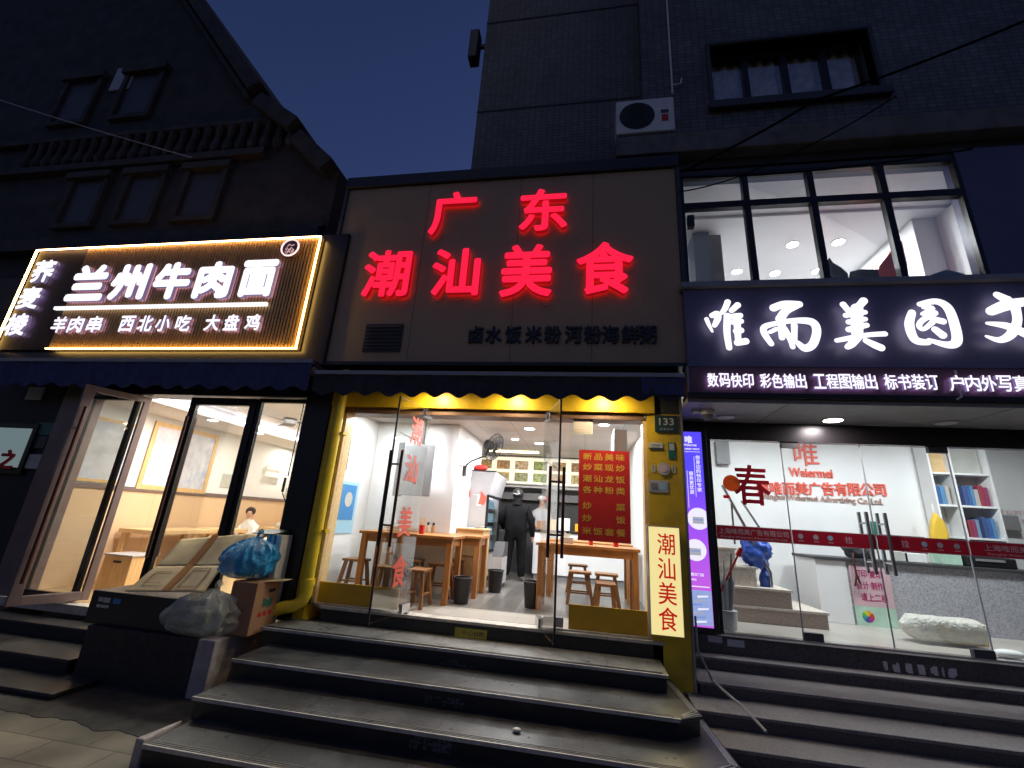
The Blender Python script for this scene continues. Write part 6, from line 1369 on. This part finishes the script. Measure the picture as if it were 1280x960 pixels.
cable('lying_cable', 'grey cable hanging from the pillar and lying over the print shop steps', [at(869, 770, 5.4), at(872, 812, 5.38), (1.30, 5.36, -.28), at(903, 862, 5.15), at(930, 885, 4.95), at(958, 915, 4.6)], .012, 'grey', .0)

# =================================================================== RUBBISH on the plinth
zb = zp
bc_ = thing('black_carton', 'black printed carton with white lettering under the flattened cardboard', 'carton', (-5, 4.8, zb))
bxl, bxr = at(108, 765, 4.66).x, at(238, 765, 4.66).x; bzt = at(150, 741, 4.66).z
obj('body', MB().box(bxl, bxr, 4.66, 5.22, zb+.001, bzt), mat('black_carton_print', (.016, .016, .018), .45), bc_, bev=.01)
a = at(124, 746, 4.655)
for k, (dx, dz, w, h) in enumerate(((0, 0, .06, .045), (.07, 0, .09, .05), (.0, -.075, .05, .03), (.06, -.075, .06, .03), (.13, -.075, .03, .03))): obj('printed_mark', MB().box(a.x+dx, a.x+dx+w, 4.655, 4.6592, a.z+dz-h, a.z+dz), 'plate', bc_)
obj('printed_mark', MB().box(a.x+.20, a.x+.30, 4.655, 4.6592, a.z-.05, a.z), 'bluep', bc_)
fcb = thing('flattened_cardboard', 'large flattened cardboard sheet leaning over the rubbish', 'cardboard', (-4.8, 4.9, .1))
A0, B0 = at(156, 739, 4.63), at(255, 740, 4.63); A1, B1 = at(195, 708, 4.95), at(279, 707, 4.98); A2, B2 = at(226, 674, 5.28), at(312, 667, 5.30)
A0.z = max(A0.z, bzt+.006); 
def sheet(name, a, b, c, d, seed, amp=.014, n=14):
    mb = MB()
    for i in range(n+1):
        for j in range(n+1):
            u, w = i/n, j/n; p = (a.lerp(b, u)).lerp(d.lerp(c, u), w); e = min(w, 1-w)*4
            mb.v.append(p+Vector((0, -.35, 1))*(amp*noise.noise(Vector((u*2.3+seed, w*2.0, seed)))+.35*amp*noise.noise(Vector((u*7, w*6, seed))))*min(1, e+.25))
    for i in range(n):
        for j in range(n): mb.f.append((i*(n+1)+j, (i+1)*(n+1)+j, (i+1)*(n+1)+j+1, i*(n+1)+j+1)); mb.mi.append(0)
    o = obj(name, mb, 'card', fcb, smooth=True); md = o.modifiers.new('thick', 'SOLIDIFY'); md.thickness = .006; md.offset = -1; return o
sheet('lower_flap', A0, B0, B1, A1, 1.0, .008); sheet('upper_flap', A1+Vector((0, .004, .002)), B1+Vector((0, .004, .002)), B2, A2, 4.0, .012)
sheet('side_flap', B1+Vector((.004, .004, .0)), at(296, 700, 4.98), at(335, 668, 5.25), B2+Vector((.004, 0, 0)), 7.0, .02)
M['cardprint'] = mat('faded_brown_print', (.40, .27, .15), .8)
for (u0, u1, w0, w1) in ((.62, .64, .15, .85), (.86, .88, .15, .85), (.62, .88, .13, .17), (.62, .88, .83, .87), (.12, .14, .3, .75), (.12, .36, .28, .31), (.12, .36, .73, .76)):
    P = [(A0.lerp(B0, u)).lerp(A1.lerp(B1, u), w)+Vector((0, -.010, .012)) for u, w in ((u0, w0), (u1, w0), (u1, w1), (u0, w1))]; obj('printed_mark', MB().quad(*P, .001), 'cardprint', fcb)
for k in (.52,):
    p, q, r = A0.lerp(B0, k), A1.lerp(B1, k), A2.lerp(B2, k); off = Vector((0, -.011, .014)); w = Vector((.045, 0, 0))
    obj('tape', MB().quad(p+off-w, p+off+w, q+off+w, q+off-w, .002), 'tape', fcb); obj('tape', MB().quad(q+off-w, q+off+w, r+off+w, r+off-w, .002), 'tape', fcb)
w_ = Vector((0, -.006, .006)); f = .5
obj('tape', MB().quad(A1+w_+Vector((0, -.0, -.02)), B1+w_+Vector((0, 0, -.02)), B1+w_+Vector((0, .02, .0)), A1+w_+Vector((0, .02, .0)), .0015), 'plate', fcb)
cb = thing('clear_rubbish_bag', 'clear plastic rubbish bag full of waste at the front of the plinth', 'rubbish bag', (-4.3, 4.7, zb))
c = at(240, 790, 4.66); kn = at(266, 737, 4.70)
clear_bag_args = (c, kn)
pcn = thing('brown_carton', 'brown carton with hand hole, green picture and red marks', 'carton', (-3.9, 5.0, zb))
yc0 = 4.80; x0, x1 = at(284, 760, yc0).x, at(314, 770, yc0).x; z1 = at(300, 727, yc0).z; yc1 = min(5.36, atx(343, 765, x1).y)
obj('body', MB().box(x0, x1, yc0, yc1, zb+.016, z1), 'cardb', pcn, bev=.006); ym = (yc0+yc1)/2
obj('hand_hole', MB().box(x1+.0005, x1+.004, ym+.02, ym+.13, z1-.12, z1-.085), 'black', pcn)
random.seed(4); mb = MB()
for i in range(7): mb.box(x1+.0006, x1+.0035, ym-.05+i*.024, ym-.034+i*.024, z1-.26-.02*random.random(), z1-.17-.03*random.random())
obj('green_picture', mb, 'green', pcn)
for i in range(3): obj('red_mark', MB().box(x1+.0006, x1+.0035, ym-.09+i*.085, ym-.045+i*.085, z1-.36, z1-.315), 'redletter', pcn)
obj('open_flap', MB().quad((x1-.02, yc0+.08, z1+.008), (x1+.14, yc0+.25, z1+.012), (x1+.14, yc1+.02, z1+.012), (x1-.02, yc1, z1+.008), .005), 'card', pcn)
def sack(parent, c, w, d, h, knot, mname, seed, pleats=17):
    """a filled plastic bag: heavy folded skirt gathered into a knot"""
    K, N = 96, 40; mb = MB(); kn = Vector(knot)
    for i in range(N+1):
        t = i/N
        prof = math.sin(min(1, t*3.2+.38)*math.pi/2) if t < .5 else max(.05, math.cos((t-.5)/.5*math.pi/2)**.75)
        ax_ = Vector((c[0], c[1], c[2])).lerp(Vector((kn.x, kn.y, c[2])), max(0, t-.35)**1.3*1.6 if t > .35 else 0); z = c[2]+(kn.z-c[2])*t
        for k in range(K):
            q = 2*math.pi*k/K; u = Vector((math.cos(q), math.sin(q), 0)); nz = noise.noise(u*1.4+Vector((0, 0, t*2.2+seed)))
            cr = abs(noise.noise(Vector((u.x*3.1, u.y*3.1, t*4+seed))))
            f = prof*(1+.22*nz-.16*cr+(.02+.10*t*t)*math.sin(pleats*q+5*noise.noise(u*2+Vector((seed, 0, t*1.5)))))
            mb.v.append(Vector((ax_.x+w*f*u.x, ax_.y+d*f*u.y, z+.05*h*noise.noise(u*2.5+Vector((t*3, seed, 0)))*(1 if 0 < i < N else 0))))
    for i in range(N):
        for k in range(K): mb.f.append((i*K+k, i*K+(k+1) % K, (i+1)*K+(k+1) % K, (i+1)*K+k)); mb.mi.append(0)
    mb.f.append(tuple(range(K-1, -1, -1))); mb.mi.append(0)
    obj('film', mb, mname, parent, smooth=True)
    obj('knot', MB().tube([kn-Vector((0, 0, .03)), kn+Vector((.005, 0, .012)), kn+Vector((.03, -.015, .05)), kn+Vector((.06, -.02, .07))], [w*.10, .016, w*.07, w*.09], 12), mname, parent, smooth=True)
bbg = thing('blue_rubbish_bag', 'knotted translucent blue rubbish bag on the brown carton', 'rubbish bag', at(312, 705, 4.95))
c = at(305, 722, 5.0); kn = at(322, 671, 5.02); sack(bbg, (c.x, 5.02, z1+.014), .345, .25, .4, kn, 'bluefilm', 5.3, 13)
blob('contents', (c.x, 5.03, z1+.16), .17, (1.05, .8, .8), mat('mixed_waste', (.24, .26, .20), .8, vary=.8, scale=11, dirt=(.60, .60, .50), dscale=6, damt=.7), bbg, .3, 2.2, flat=z1+.02, seed=9)
c, kn = clear_bag_args; sack(cb, (c.x-.03, 4.76, zb+.002), .44, .21, .4, (kn.x, 4.74, kn.z), 'film', 1.7, 15)
blob('contents', (c.x-.01, 4.77, zb+.13), .24, (1.15, .62, .62), 'mixed_waste' if False else MATS['mixed_waste'], cb, .3, 2.4, flat=zb+.006, seed=8)
cr = thing('striped_crate', 'white and blue striped carton with dark open lid behind the bags', 'carton', (-3.85, 5.3, z1))
a, b = at(322, 667, 5.20), at(354, 712, 5.20); x0, x1, za, zc = a.x, b.x, at(340, 735, 5.2).z, a.z+.0
x1 = at(351, 690, 5.2).x; obj('body', MB().box(x0+.16, x1, 5.17, 5.38, zb+.004, zc), 'paper', cr, bev=.006); obj('lid', MB().quad((x0-.03, 5.14, zc+.012), (x1-.12, 5.14, zc+.012), (x1-.02, 5.36, zc+.06), (x0+.05, 5.36, zc+.06), .012), 'black', cr)
for k in (.20, .27): obj('stripe', MB().box(x0+k, x0+k+.03, 5.166, 5.1692, zb+.01, zc), 'bluep', cr)
# outside spill: window light over the pavement comes from the shops themselves
